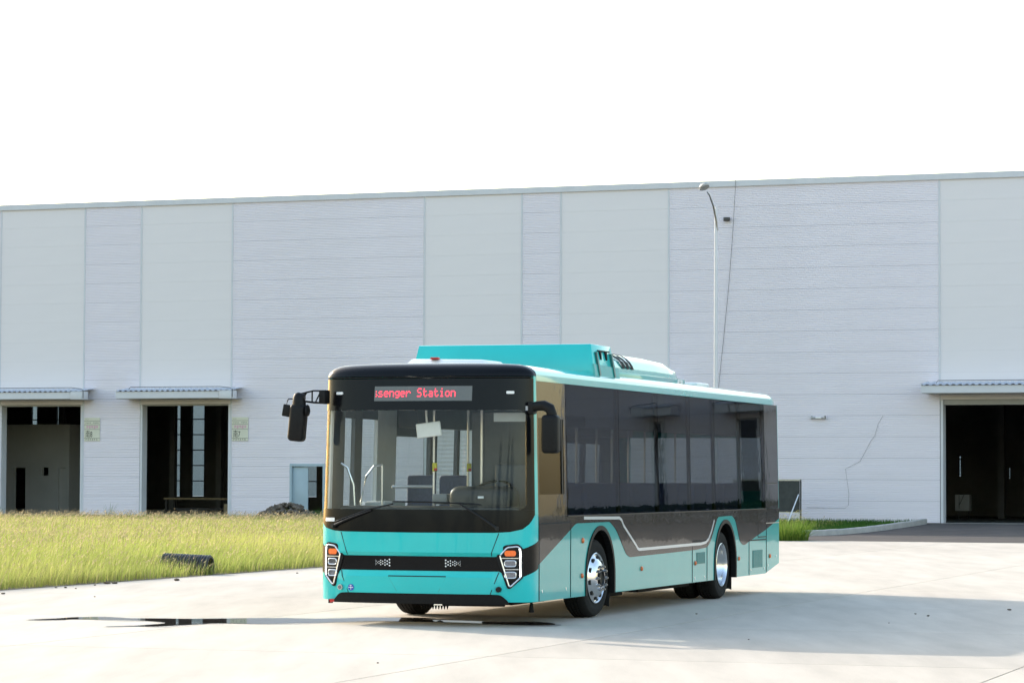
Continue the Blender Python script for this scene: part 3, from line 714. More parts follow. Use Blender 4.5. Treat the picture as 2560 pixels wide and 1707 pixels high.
# headlights
for sg in (-1, 1):
    S_ = (lambda p: Upts(p)) if sg > 0 else (lambda p: mirror_pts(Upts(p)))
    hl = drape('headlight', round_poly(S_([(1.006, .926), (1.149, .945), (1.198, .893), (1.203, .567), (1.068, .438), (1.039, .443), (.918, .794)]), .03), .014, 'black_plastic', bus, .05)
    ring = round_poly(Upts([(1.038, .903), (1.145, .914), (1.172, .885), (1.179, .575), (1.075, .467), (1.057, .472), (.962, .81)]), .022)
    n = len(ring); cen = Vector((sum(p[0] for p in ring) / n, sum(p[1] for p in ring) / n))
    pts = [fsurf(a * sg, b, .017) for a, b in ring] + [fsurf(ring[0][0] * sg, ring[0][1], .017)]
    MB().tube(pts, .0085, 6, cap=False).build('chrome_ring', 'chrome', hl)
    for z, a, b in ((.782, .963, 1.155), (.657, 1.0, 1.155)):
        drape('divider_bar', S_(stroke([(a, z), (b, z)], .007)), .017, 'chrome', hl, .004)
    def lens(nm, z0, z1, m, rim):
        a, b = U(1.012), U(1.128); pp = round_poly([(a, z0), (b, z0), (b, z1), (a, z1)], .028, 4)
        if sg < 0: pp = mirror_pts(pp)
        drape(nm, pp, .019, m, hl, .006)
        if rim:
            P_ = [fsurf(x, y, .02) for x, y in pp]; MB().tube(P_ + [P_[0]], .0065, 6, cap=False).build('lamp_rim', 'chrome', hl)
    lens('turn_lamp', .805, .868, 'amber', False); lens('low_beam', .69, .755, 'lamp_lens', True); lens('high_beam', .56, .627, 'lamp_lens', True)
    drape('led_strip', S_(stroke(Upts([(1.158, .885), (1.172, .86), (1.176, .6), (1.172, .575)]) if False else [(1.164, .892), (1.170, .86), (1.174, .60), (1.170, .572)], .017)), .021, 'led_white', hl, .004)
    # marker lamp above the windscreen
    mk = round_poly([(U(1.063) - .048, 2.637), (U(1.063) + .048, 2.637), (U(1.063) + .048, 2.668), (U(1.063) - .048, 2.668)], .014)
    drape('marker_lamp', mk if sg > 0 else mirror_pts(mk), .016, 'white_plastic', bus, .02)
drape('paper_label', rr(U(-1.2), U(-1.06), 1.18, 1.222, .002), .004, 'label_white', bus, .001)
drape('paper_label', rr(UMAX - .26, UMAX - .22, 2.45, 2.50, .002), .005, 'label_white', bus, .001)
# destination display behind the upper border, lettering of lit dots
dsp = drape('destination_display', [(U(-.6), 2.56), (U(.616), 2.56), (U(.616), 2.728), (U(-.6), 2.728)], .0035, 'display_panel', bus, .002)
GLY = {'s': ['.....', '.....', '.###.', '#....', '.###.', '....#', '####.'], 'e': ['.....', '.....', '.###.', '#...#', '#####', '#....', '.###.'],
       'n': ['.....', '.....', '####.', '#...#', '#...#', '#...#', '#...#'], 'g': ['.....', '.....', '.####', '#...#', '#...#', '.####', '....#', '.###.'],
       'r': ['.....', '.....', '#.##.', '##..#', '#....', '#....', '#....'], 'S': ['.####', '#....', '#....', '.###.', '....#', '....#', '####.'],
       't': ['.#...', '.#...', '####.', '.#...', '.#...', '.#..#', '..##.'], 'a': ['.....', '.....', '.###.', '....#', '.####', '#...#', '.####'],
       'i': ['..#..', '.....', '.##..', '..#..', '..#..', '..#..', '.###.'], 'o': ['.....', '.....', '.###.', '#...#', '#...#', '#...#', '.###.'], ' ': ['.....']}
q = MB(); pw = .0116; ph = .0140; x0 = -.612
for ci, ch in enumerate('ssenger Station'):
    for ri, row in enumerate(GLY[ch]):
        for k, c in enumerate(row):
            a = x0 + (ci * 6 + k) * pw
            if c == '#' and a > -.583:
                zc = 2.697 - ri * ph; hh = .0064 if ri % 3 else .007
                V = [fsurf(U(aa), zz, .0056) for aa, zz in ((a - .0057, zc - hh), (a + .0057, zc - hh), (a + .0057, zc + hh), (a - .0057, zc + hh))]
                q.add(V, [(0, 1, 2, 3)])
tag(q.build('led_lettering', 'led_red', dsp), kind='stuff')
# wipers
def sp(l, z, o): return fsurf(U(l), z, o)
for pts, bl in (([(.93, 1.115), (.72, 1.26), (.50, 1.39)], [(-.31, 1.412), (.1, 1.408), (.50, 1.398), (.75, 1.382)]), ([(-1.06, 1.13), (-.83, 1.22), (-.57, 1.31)], [(-1.03, 1.18), (-.57, 1.33), (-.30, 1.385)])):
    wp = MB().tube([sp(a, b, .035) for a, b in pts], [.016, .012, .008], 6).build('wiper', 'trim_black', bus)
    MB().tube([sp(a, b, .022) for a, b in bl], .009, 5).build('blade', 'trim_black', wp)
    MB().tube([sp(*pts[0], -.01), sp(*pts[0], .05)], .026, 10).build('pivot', 'trim_black', wp)

# --- sides
AF, AR, RA, ZA = .06, -6.03, .617, .493
def arch(c, r, n=18):
    return [(c + r * math.cos(a), ZA + r * math.sin(a)) for a in np.linspace(0, math.pi, n)]
def side_outline(top, rear=-9.27):
    p = [(SB, .285), (SB, top), (rear, top), (rear, .42), (-8.40, .288), (AR - RA, .288)]
    p += arch(AR, RA)[::-1] + [(AR + RA, .285), (AF - RA, .285)] + arch(AF, RA)[::-1] + [(AF + RA, .285)]
    return p
TRIM = 1.245
PANES = [1.40, -.80, -2.59, -4.19, -5.50, -6.95, -8.42]
for sg in (1, -1):
    X = lambda l: sg * l
    MB().prism(side_outline(TRIM), lambda s, z: (X(HWB), -s, z), lambda s, z: (X(HWB - .03), -s, z)).build('side_panel', 'teal', bus)
    blk = round_poly([(SB - .002, .70), (1.26, 1.088), (1.07, 1.154), (-.33, 1.154), (-.60, 1.06), (-1.05, .745), (-1.21, .70), (-4.4, .722), (-5.02, .746), (-5.2, .815), (-5.4, .984), (-5.6, 1.155), (-6.4, 1.163), (-6.6, 1.10), (-6.86, .786), (-7.08, .724), (-7.59, .808), (-8.5, .945), (-9.27, 1.09), (-9.27, TRIM + .002), (SB - .002, TRIM + .002)],
                     [0, .08, .1, .06, .1, .04, .06, .1, .1, .1, .1, .08, .06, .1, .1, .1, .2, .2, 0, 0, 0], 4)
    MB().prism(blk, lambda s, z: (X(HWB + .004), -s, z), lambda s, z: (X(HWB - .001), -s, z)).build('black_side_field', 'black_paint', bus)
    wl = stroke([(.75, 1.213), (-.74, 1.197), (-.84, 1.17), (-.93, 1.10), (-1.5, .84), (-1.56, .805), (-1.63, .788), (-4.7, .80), (-4.95, .815), (-5.1, .86), (-5.25, .96), (-5.40, 1.11)], .036)
    MB().prism(wl, lambda s, z: (X(HWB + .0065), -s, z), lambda s, z: (X(HWB + .003), -s, z)).build('pale_line', 'white_line', bus)
    MB().prism([(1.40, 1.250), (-8.42, 1.250), (-8.42, 1.236), (1.40, 1.236)], lambda s, z: (X(HWB + .012), -s, z), lambda s, z: (X(HWB + .0), -s, z)).build('waist_trim', 'trim_black', bus)
    # wheel arch lips
    for c in (AF, AR):
        o_ = arch(c, RA + .004, 26); i_ = arch(c, RA - .05, 26)
        pr = [(c + RA + .004, .285)] + o_ + [(c - RA - .004, .285), (c - RA + .05, .285)] + i_[::-1] + [(c + RA - .05, .285)]
        MB().prism(pr, lambda s, z: (X(HWB + .012), -s, z), lambda s, z: (X(HWB - .06), -s, z)).build('wheel_arch', 'black_plastic', bus)
        # wheel well
        wv = MB(); ar = [(c + RA - .01, .3)] + arch(c, RA - .01, 14) + [(c - RA + .01, .3)]; V = []; 
        for s, z in ar: V += [(X(HWB - .05), -s, z), (X(.62), -s, z)]
        wv.add(V, [(2 * k, 2 * k + 1, 2 * k + 3, 2 * k + 2) for k in range(len(ar) - 1)]); wv.add([(X(.62), -s, z) for s, z in ar], [tuple(range(len(ar)))])
        wv.build('wheel_well', 'chassis', bus)
        # mud flap behind the wheel
        MB().prism([(.0, .30), (.30, .30), (.30, .12), (.26, .105), (.2, .125), (.12, .105), (.05, .125), (.0, .11)], lambda l, z: (X(HWB - .06 - l), -(c - RA + .04) , z), lambda l, z: (X(HWB - .06 - l), -(c - RA + .025), z)).build('mud_flap', 'rubber', bus)
    # seams of flaps and doors in the skirt
    def seam(a, b, w=.009, m='hole', proud=.0055):
        MB().prism(stroke([a, b], w), lambda s, z: (X(HWB + proud), -s, z), lambda s, z: (X(HWB - .001), -s, z)).build('panel_seam', m, bus)
    for a, b in (((1.268, .29), (1.268, 1.16)), ((-8.47, .3), (-8.47, 1.2)), ((-4.24, .29), (-4.24, .83)), ((-5.02, .29), (-5.02, .83)), ((-7.41, .29), (-7.41, .79)), ((-7.95, .84), (-7.95, 1.05))): seam(a, b)
    seam((2.46, 1.167), (1.27, 1.17), .016); seam((-4.24, .838), (-5.02, .838), .022); seam((-7.41, .792), (-8.46, .792), .016); seam((-7.95, .832), (-8.46, .832), .014); seam((2.47, .29), (2.47, 1.16), .012)
    # ventilation grilles
    for (s0, s1, z0, z1, nb) in ((-4.47, -4.92, .53, .683, 8), (-7.63, -8.23, .391, .644, 11)):
        g = MB().prism([(s0, z0), (s1, z0), (s1, z1), (s0, z1)], lambda s, z: (X(HWB + .0035), -s, z), lambda s, z: (X(HWB - .001), -s, z)).build('vent_grille', 'hole', bus)
        for k in range(nb):
            s = s0 + (s1 - s0) * (k + .5) / nb; w = .010
            MB().prism([(s - w, z0), (s + w, z0), (s + w, z1), (s - w, z1)], lambda s, z: (X(HWB + .009), -s, z), lambda s, z: (X(HWB + .003), -s, z)).build('louvre', 'teal', g)
    for s, z, r in ((.80, .947, .034), (.827, .529, .03), (-1.744, .543, .03), (-4.383, .544, .03), (-6.79, .548, .03), (-8.674, .539, .032)):
        MB().lathe_x([(0, r), (X(.012), r), (X(.02), r * .8), (X(.026), .001)], (X(HWB + .001), -s, z), 14).build('side_reflector', 'amber_small', bus)
    for s, z in ((2.36, .40), (1.45, .40), (-4.36, .345), (-4.88, .345), (-7.5, .37), (-8.33, .37), (-8.56, .41), (-9.1, .53)):
        MB().tube([(X(HWB), -s, z + .015), (X(HWB + .006), -s, z - .018)], .008, 5).build('flap_latch', 'steel', bus)

    # glazing
    def pane(nm, s0, s1, z0, z1, m, d=0.0, th=.006, r=.0):
        pts = round_poly([(s0, z0), (s1, z0), (s1, z1), (s0, z1)], r) if r else [(s0, z0), (s1, z0), (s1, z1), (s0, z1)]
        return MB().prism(pts, lambda s, z: (X(lx(z) + d), -s, z), lambda s, z: (X(lx(z) + d - th), -s, z)).build(nm, m, bus)
    TOPZ = 2.788
    if sg > 0:
        # driver's zone: black panel with an opening window
        pane('driver_side_panel', SB - .002, 1.41, TRIM + .003, 1.50, 'black_paint', .0, .03)
        pane('driver_side_panel', SB - .002, 1.41, 2.37, TOPZ, 'black_paint', .0, .03)
        pane('driver_side_pillar', 1.50, 1.41, 1.501, 2.369, 'black_paint', .0, .03)
        pane('driver_side_pillar', SB - .002, 2.45, 1.501, 2.369, 'black_paint', .0, .03)
        dw = pane('driver_window', 2.449, 1.501, 1.501, 2.369, 'glass_side', -.006)
        MB().prism([(1.585, 1.503), (1.545, 1.503), (1.545, 2.367), (1.585, 2.367)], lambda s, z: (X(lx(z) + .004), -s, z), lambda s, z: (X(lx(z) - .01), -s, z)).build('sash', 'trim_black', dw)
        for k in range(len(PANES) - 1):
            pane('side_window', PANES[k] - .005, PANES[k + 1] + .005, TRIM + .008, TOPZ, 'glass_side')
        pane('rear_side_panel', -8.43, -9.27, TRIM + .003, TOPZ, 'black_paint', .0, .03)
        seam2 = MB().prism(stroke([(-8.44, 1.62), (-9.2, 1.62)], .012), lambda s, z: (X(lx(z) + .003), -s, z), lambda s, z: (X(lx(z) - .001), -s, z)).build('panel_seam', 'trim_black', bus)
        MB().prism(stroke([(-8.44, 1.03), (-9.24, 1.03)], .012), lambda s, z: (X(lx(z) + .007), -s, z), lambda s, z: (X(lx(z) - .001), -s, z)).build('panel_seam', 'steel', bus)
        for k, s in enumerate(PANES):
            w = .05 if 0 < k < len(PANES) - 1 else .07
            pane('window_pillar', s + w, s - w, TRIM + .01, TOPZ - .01, 'trim_black', -.010, .03)
        pane('window_upper_band', 1.32, -8.34, 2.42, TOPZ - .01, 'interior_dark', -.045, .02)
    else:
        # door side: (from, to, kind)
        bands = [(SB, 2.12, 'p'), (2.12, 1.80, 'd'), (1.80, 1.56, 'p'), (1.56, 1.05, 'd'), (1.05, .40, 'g'), (.40, -.82, 'w'), (-.82, -1.08, 'p'), (-1.08, -1.85, 'd'), (-1.85, -1.95, 'p'), (-1.95, -2.62, 'd'), (-2.62, -3.1, 'p'), (-3.1, -4.4, 'w'), (-4.4, -4.55, 'p'), (-4.55, -5.9, 'w'), (-5.9, -6.05, 'p'), (-6.05, -7.4, 'w'), (-7.4, -7.55, 'p'), (-7.55, -8.42, 'w'), (-8.42, -9.27, 'p')]
        for a, b, k in bands:
            a2, b2 = a - .002, b + .002
            if k in 'pg': pane('window_pillar', a2, b2, TRIM + .005, TOPZ, 'seat_shell' if k == 'g' else 'interior_dark', 0, .05)
            elif k == 'd':
                pane('door_glass', a2, b2, TRIM + .005, 2.38, 'glass_clear', -.01); pane('door_header', a2, b2, 2.382, TOPZ, 'interior_dark', 0, .05)
            else:
                pane('side_window', a2, b2, TRIM + .005, 2.19, 'glass_clear', -.01); pane('window_header', a2, b2, 2.192, TOPZ, 'interior_dark', 0, .05)
# roof
prof = [(1.262, 2.79)] + [(1.262 - .26 * (1 - math.cos(R(a))), 2.853 + .13 * math.sin(R(a))) for a in range(0, 91, 10)] + [(.7, 2.993), (.3, 3.0)]
prof = prof + [(-a, b) for a, b in prof[::-1]]
V = []; F = []; st = [(-SB, 1, 0), (8.9, 1, 0), (9.12, .992, .012), (9.22, .97, .05), (9.27, .94, .12)]
for y, k, dz_ in st:
    for a, b in prof: V.append((a * k, y, min(b, max(2.79, b - dz_ * (b - 2.7) / .3)) if dz_ else b))
n = len(prof)
for i in range(len(st) - 1):
    for k in range(n - 1): F.append((i * n + k, i * n + k + 1, (i + 1) * n + k + 1, (i + 1) * n + k))
F.append(tuple((len(st) - 1) * n + k for k in range(n)))
MB().add(V, F, True).build('roof', 'teal_roof', bus, sharp=35)
for o_ in ([(-HWB, .42), (HWB, .42), (HWB, 1.24), (1.289, 1.5), (-1.289, 1.5), (-HWB, 1.24)], [(-1.272, 2.30), (1.272, 2.30), (1.262, 2.79), (-1.262, 2.79)], [(-1.289, 1.501), (-1.05, 1.501), (-1.05, 2.299), (-1.272, 2.299)], [(1.05, 1.501), (1.289, 1.501), (1.272, 2.299), (1.05, 2.299)]):
    MB().prism(o_, lambda a, z: (a * .995, 9.25, z), lambda a, z: (a * .995, 9.31, z)).build('rear_wall', 'teal', bus)
MB().box(-1.049, 1.049, 9.28, 9.286, 1.502, 2.298).build('rear_window', 'glass_clear', bus)
# floor, ceiling, inner rear wall, chassis
MB().box(-1.24, 1.24, -2.42, -.75, .31, .36).box(-.62, .62, -.75, .64, .31, .36).box(-1.26, 1.26, .64, 5.35, .31, .36).box(-.62, .62, 5.35, 6.75, .31, .36).box(-1.26, 1.26, 6.75, 9.2, .42, .47).build('floor', 'interior_dark', bus)
MB().box(-1.2, 1.2, -2.5, 9.2, 2.60, 2.63).build('ceiling', 'seat_shell', bus)
for sg in (-1, 1): MB().box(sg * .95, sg * 1.2, -.4, 9.1, 2.30, 2.595).build('air_duct', 'interior_dark', bus)
ch = MB().box(-.55, .55, 1.2, 5.0, .22, .309).box(-1.0, -.3, 2.2, 4.3, .2, .3).box(.3, 1.0, 1.0, 1.9, .2, .3).box(.3, 1.1, 2.3, 4.8, .22, .3).box(-.9, .9, 6.9, 8.9, .25, .41).box(-1.0, 1.0, 5.95, 6.15, .40, .6).box(-1.0, 1.0, -.1, .05, .38, .52).box(.25, .95, -2.4, -1.2, .235, .305)
ch.build('chassis', 'chassis', bus)
for k in range(10): MB().tube([(.28 + .035 * k - .35, -2.62, .23), (.28 + .035 * k - .35, -2.62, .185)], [.016, .004], 6).build('drain_tooth', 'rubber', bus)
MB().prism([(-1.12, .29), (-.92, .295), (-.95, .27), (-1.06, .262), (-1.11, .25)], lambda a, z: (a, -2.84, z), lambda a, z: (a, -2.80, z)).build('tow_strap', 'red_plastic', bus)
MB().tube([(-1.19, -2.62, .31), (-1.19, -2.62, .235)], .03, 8).build('jack_stub', 'chassis', bus)
MB().tube([(1.2, -2.45, .30), (1.2, -2.45, .16)], [.012, .035], 8).build('drain_plug', 'chassis', bus)

# wheels
def wheel(s, sg, rear, steer=0):
    w = empty('wheel', (sg * (HWB - .055), -s, .478), steer, bus)
    q = MB(); RT = .478
    tp = [(-.02, .30), (-.004, .34), (.0, .40), (-.012, .445), (-.035, .466), (-.07, .474)]
    x = -.07
    for k in range(4): tp += [(x - .032, .477), (x - .034, .466), (x - .042, .466), (x - .044, .477)]; x -= .046
    tp += [(-.262, .466), (-.285, .445), (-.297, .40), (-.293, .34), (-.277, .30)]
    q.lathe_x([(sg * a, r) for a, r in tp], (0, 0, 0), 56); t = q.build('tyre', 'rubber', w, sharp=30)
    if rear:
        q = MB(); q.lathe_x([(sg * (a - .34), r) for a, r in tp], (0, 0, 0), 40); q.build('inner_tyre', 'rubber', w, sharp=30)
        rp = [(-.022, .302), (-.004, .306), (.0, .296), (-.012, .285), (-.05, .272), (-.13, .262), (-.17, .23), (-.175, .15), (-.15, .14), (-.09, .125), (-.08, .09), (-.078, .001)]
    else:
        rp = [(-.022, .302), (-.002, .307), (.004, .298), (-.008, .285), (-.02, .276), (-.012, .262), (.03, .21), (.052, .175), (.06, .14), (.06, .115), (.03, .105), (.03, .001)]
    rim = MB().lathe_x([(sg * a, r) for a, r in rp], (0, 0, 0), 48).build('rim', 'alloy', w, sharp=35)
    if not rear:
        for k in range(10):
            a = 2 * math.pi * k / 10 + .2; c = (sg * .006, .236 * math.cos(a), .236 * math.sin(a))
            MB().tube([(c[0] - sg * .02, c[1], c[2]), (c[0] + sg * .009, c[1], c[2])], .031, 14).build('hand_hole_plug', 'hole', rim)  # solid black plugs; the shade inside the holes is their colour
        MB().lathe_x([(sg * .03, .10), (sg * .075, .095), (sg * .08, .085), (sg * .06, .07), (sg * .058, .001)], (0, 0, 0), 24).build('hub', 'trim_black', w)
        for k in range(10):
            a = 2 * math.pi * k / 10; c = (.142 * math.cos(a), .142 * math.sin(a))
            MB().tube([(sg * .05, *c), (sg * .085, *c)], .019, 6).tube([(sg * .085, *c), (sg * .102, *c)], .010, 8).build('wheel_nut', 'steel', w)
    else:
        for k in range(10):
            a = 2 * math.pi * k / 10; c = (.18 * math.cos(a), .18 * math.sin(a))
            MB().tube([(-sg * .175, *c), (-sg * .145, *c)], .017, 6).build('wheel_nut', 'steel', w)
for sg in (1, -1):
    wheel(.04, sg, False, R(-3.5)); wheel(-6.06, sg, True)

# roof equipment
rbx = MB(); A = [(-1.18, -.0, 2.96), (1.2, -.0, 2.90), (1.2, 1.05, 2.90), (-1.18, 1.05, 2.96)]; B = [(-1.105, .05, 3.325), (1.135, .05, 3.325), (1.13, .90, 3.325), (-1.105, .90, 3.325)]
bm = bmesh.new(); vv = [bm.verts.new(p) for p in A + B]
for f in ((0, 1, 5, 4), (1, 2, 6, 5), (2, 3, 7, 6), (3, 0, 4, 7), (4, 5, 6, 7), (3, 2, 1, 0)): bm.faces.new([vv[i] for i in f])
bmesh.ops.bevel(bm, geom=bm.edges[:], offset=.012, segments=2, profile=.5, affect='EDGES')
rb_ = rbx.bm(bm, True).build('roof_box', 'teal_front', bus, sharp=30)
def sx(z): return 1.2 + (1.135 - 1.2) * (z - 2.9) / .425
MB().prism([(-.0, 2.905), (1.06, 2.905), (1.05, 3.06), (.01, 3.08)], lambda y, z: (sx(z) + .016, y, z), lambda y, z: (sx(z) - .004, y, z)).build('box_side_skirt', 'teal', rb_)
for y in (.19, .83):
    MB().prism([(y - .03, 2.94), (y + .03, 2.94), (y - .01, 3.23), (y - .05, 3.23)], lambda y, z: (sx(z) + .03, y, z), lambda y, z: (sx(z) - .004, y, z)).build('box_groove', 'groove_teal', rb_)  # stands for a groove; its shade is painted as darker teal
for y in (.36, .6):
    MB().prism([(y - .035, 3.245), (y + .035, 3.245), (y, 3.14)], lambda y, z: (sx(z) + .02, y, z), lambda y, z: (sx(z) - .004, y, z)).build('box_latch', 'hole', rb_)
MB().tube([(sx(3.25) + .014, .25, 3.25), (sx(3.25) + .014, .75, 3.25)], .009, 6).build('latch_bar', 'hole', rb_)
# air conditioner behind the box
V = []; F = []; ys = [(1.2, .92), (2.0, 1.0), (3.5, 1.0), (4.2, .95), (4.6, .78), (4.8, .5), (4.88, .12)]
pa = [(.98, 0), (.978, .09), (.95, .18), (.88, .25), (.72, .295), (.35, .318), (0, .325)]; pa = pa + [(-a, b) for a, b in pa[::-1][1:]]
for y, k in ys:
    for a, b in pa: V.append((a * (.9 + .1 * min(1, k + .2)), y, 3.0 + b * k))
n = len(pa)
for i in range(len(ys) - 1):
    for k in range(n - 1): F.append((i * n + k, i * n + k + 1, (i + 1) * n + k + 1, (i + 1) * n + k))
F += [tuple(range(n)), tuple((len(ys) - 1) * n + k for k in range(n))]
ac = MB().add(V, F, True).build('air_conditioner', 'teal_roof', bus, sharp=50)
MB().rbox(-1.0, 1.0, 1.15, 4.95, 2.93, 3.045, .012).build('unit_skirt', 'teal', ac)
for k in range(3):
    y = 2.0 + .2 * k; pts = []
    for i in range(7):
        t = i / 6; a = .975 - .20 * t * t; z = 3.08 + .205 * math.sin(t * 1.4)
        pts.append((a + .012, y - .30 * t, z + .012))
    q = MB(); V = []
    for (a, yy, z) in pts: V += [(a, yy - .065, z), (a, yy + .065, z)]
    q.add(V, [(2 * i, 2 * i + 1, 2 * i + 3, 2 * i + 2) for i in range(6)], True); q.build('unit_slot', 'hole', ac)
MB().box(1.0, 1.004, 4.55, 4.80, 2.95, 3.03).build('unit_label', 'label_white', ac)
q = MB()
for z in (2.972, 2.99, 3.01): q.box(1.0045, 1.006, 4.60, 4.74, z - .003, z + .003)
tag(q.build('label_print', 'ink', ac), kind='stuff')
hx = MB(); bm = bmesh.new(); vv = [bm.verts.new(p) for p in [(-.5, -2.1, 2.98), (.5, -2.1, 2.98), (.5, -1.2, 2.98), (-.5, -1.2, 2.98), (-.44, -2.0, 3.075), (.44, -2.0, 3.06), (.44, -1.3, 3.06), (-.44, -1.3, 3.075)]]
for f in ((0, 1, 5, 4), (1, 2, 6, 5), (2, 3, 7, 6), (3, 0, 4, 7), (4, 5, 6, 7)): bm.faces.new([vv[i] for i in f])
bmesh.ops.bevel(bm, geom=bm.edges[:], offset=.02, segments=2, profile=.5, affect='EDGES')
ht = hx.bm(bm, True).build('roof_hatch', 'white_plastic', bus, sharp=30)
MB().rbox(-.19, -.09, -2.05, -1.98, 3.065, 3.09, .008).build('hatch_handle', 'red_plastic', ht)
MB().rbox(.1, 1.0, 5.6, 6.3, 2.96, 3.03, .03).build('roof_hatch', 'white_plastic', bus)

# mirrors
mr = MB().tube([(1.26, -2.66, 2.48), (1.34, -2.68, 2.50), (1.42, -2.69, 2.505), (1.49, -2.69, 2.47), (1.515, -2.69, 2.40), (1.515, -2.69, 2.33)], [.055, .055, .06, .062, .06, .05], 12).build('mirror', 'black_plastic', bus)
MB().rbox(1.405, 1.60, -2.78, -2.60, 1.965, 2.40, .045, 3).build('mirror_housing', 'black_plastic', mr)
MB().rbox(1.43, 1.585, -2.598, -2.594, 2.0, 2.37, .001).build('mirror_glass', 'lamp_lens', mr)
MB().rbox(1.23, 1.30, -2.72, -2.56, 2.41, 2.55, .02).build('mirror_mount', 'black_plastic', mr)
# long door-side mirror on a lattice arm
ml = MB().rbox(-1.245, -1.165, -2.90, -2.74, 2.53, 2.69, .012).build('mirror', 'black_plastic', bus)
def am(t, z): return (-1.17 - .27 * t, -2.86 - .1 * t, z)
MB().tube([am(0, 2.68), am(.5, 2.68), am(1, 2.645)], .011, 6).tube([am(0, 2.54), am(.5, 2.545), am(1, 2.565)], .013, 6).build('mirror_arm', 'black_plastic', ml)
for a, b, c, d in ((.2, 2.68, .42, 2.545), (.55, 2.68, .55, 2.55), (.75, 2.67, .95, 2.565)): MB().tube([am(a, b), am(c, d)], .009, 6).build('arm_strut', 'black_plastic', ml)
hb = MB().tube([(-1.455, -2.97, 2.49), (-1.46, -2.97, 2.56), (-1.462, -2.97, 2.61), (-1.462, -2.97, 2.645), (-1.46, -2.97, 2.66)], [.082, .075, .068, .05, .015], 14).tube([(-1.39, -2.96, 2.605), (-1.45, -2.97, 2.605)], [.045, .05], 10).build('mirror_neck', 'black_plastic', ml)
q = MB().rbox(-.095, .095, -.085, .085, -.43, .0, .045, 3); o = q.build('mirror_housing', 'black_plastic', ml); o.location = (-1.452, -2.97, 2.525); o.rotation_euler = (0, R(5), 0)
q = MB().tube([(-1.53, -2.97, 2.585), (-1.59, -2.97, 2.585), (-1.60, -2.97, 2.57), (-1.62, -2.97, 2.50)], .007, 6).build('small_mirror_stalk', 'black_plastic', ml)
o = MB().rbox(-.055, .055, -.02, .02, -.14, .0, .012).build('small_mirror', 'black_plastic', ml); o.location = (-1.585, -2.99, 2.52); o.rotation_euler = (0, R(10), 0)
MB().tube([(-1.38, -2.97, 2.56), (-1.37, -2.99, 2.50), (-1.345, -3.0, 2.47)], .007, 6).build('round_mirror_stalk', 'black_plastic', ml)
MB().lathe_x([(0, .001), (.0, .07), (.012, .065), (.028, .03), (.03, .001)], (-1.345, -3.0, 2.45), 16).build('round_mirror', 'black_plastic', ml)

# --- inside the bus
MB().rbox(-1.12, 1.12, -2.62, -2.15, .9, 1.36, .06).build('dashboard', 'dash', bus)
bn = MB().rbox(.16, .95, -2.42, -2.05, 1.2, 1.59, .11, 3).build('instrument_binnacle', 'dash', bus)
MB().rbox(.55, .62, -2.458, -2.45, 1.45, 1.475, .001).build('paper_label', 'label_white', bn)
sw = empty('steering_wheel', (.55, -1.92, 1.55), 0, bus)
o = MB(); o.tube([(.21 * math.cos(a), .21 * math.sin(a), 0) for a in np.linspace(0, 2 * math.pi, 25)], .016, 6, cap=False); o = o.build('wheel_rim', 'trim_black', sw); o.rotation_euler = (R(28), 0, 0)
o = MB().tube([(-.2, 0, 0), (0, 0, -.03), (.2, 0, 0)], .014, 6).build('spoke', 'trim_black', sw); o.rotation_euler = (R(28), 0, 0)
MB().tube([(0, 0, -.02), (0, -.15, -.5)], .03, 8).build('column', 'trim_black', sw)
def seat(l, s, w=.42, top=1.70, floor=.55, name='seat', fab='seat_fabric'):
    e = empty(name, (l, -s, floor), 0, bus)
    MB().rbox(-w / 2, w / 2, -.42, .04, .32, .42, .04, 3).build('cushion', fab, e)
    MB().rbox(-w / 2, w / 2, -.0, .075, .40, top - floor, .06, 3).build('backrest', fab, e)
    MB().rbox(-w / 2 + .02, w / 2 - .02, .076, .095, .36, top - floor - .03, .03, 2).build('shell', 'seat_shell', e)
    MB().tube([(0, -.2, 0), (0, -.2, .33)], .03, 8).build('pedestal', 'interior_dark', e)
seat(-.87, .5, .37, 1.715); seat(-.45, .5, .37, 1.715)
seat(.75, 1.75, .48, 1.85, .55, 'driver_seat', 'interior_dark')
for s in (-1.3, -3.4, -4.2, -5.0, -5.8, -6.7, -7.6):
    for l in (.45, .9): seat(l, s, .40, 1.62)
    if s < -3: 
        for l in (-.45, -.9): seat(l, s, .40, 1.62)
MB().rbox(-1.2, -.93, -1.55, -.85, .6, 1.4, .03).build('wheel_box', 'interior_grey', bus)
MB().box(.12, 1.22, -1.44, -1.41, .4, 2.45).build('driver_partition', 'interior_dark', bus)
def pole(pts, r=.016, nm='handrail', m='chrome'): return MB().tube(pts, r, 8).build(nm, m, bus)
p1 = pole([(-.19, -1.9, .4), (-.19, -1.9, 2.6)]); p2 = pole([(-.22, -.6, .4), (-.22, -.6, 2.6)])
for (a, b) in ((-.165, -1.9), (-.195, -.6)):
    sb = MB().rbox(a - .028, a + .028, b - .05, b - .015, 1.76, 1.86, .01).build('stop_button', 'yellow', bus)
    MB().rbox(a - .006, a + .031, b - .052, b - .03, 1.765, 1.80, .006).build('button_cap', 'red_plastic', sb)
pole([(-.60, -2.2, 1.58), (-.19, -1.95, 1.58)], .018)
pole([(.25, -1.46, .6), (.25, -1.46, 2.5)], .02)
pole([(-1.2, -2.3, 1.85), (-1.13, -2.28, 1.80), (-1.06, -2.25, 1.6), (-1.03, -2.25, 1.1)], .014)
pole([(-.80, -2.0, 1.83), (-.88, -2.05, 1.82), (-.96, -2.1, 1.7), (-1.02, -2.12, 1.4), (-1.02, -2.12, .8)], .014)
pole([(-.80, -2.0, 1.83), (-.80, -2.0, .8)], .014)
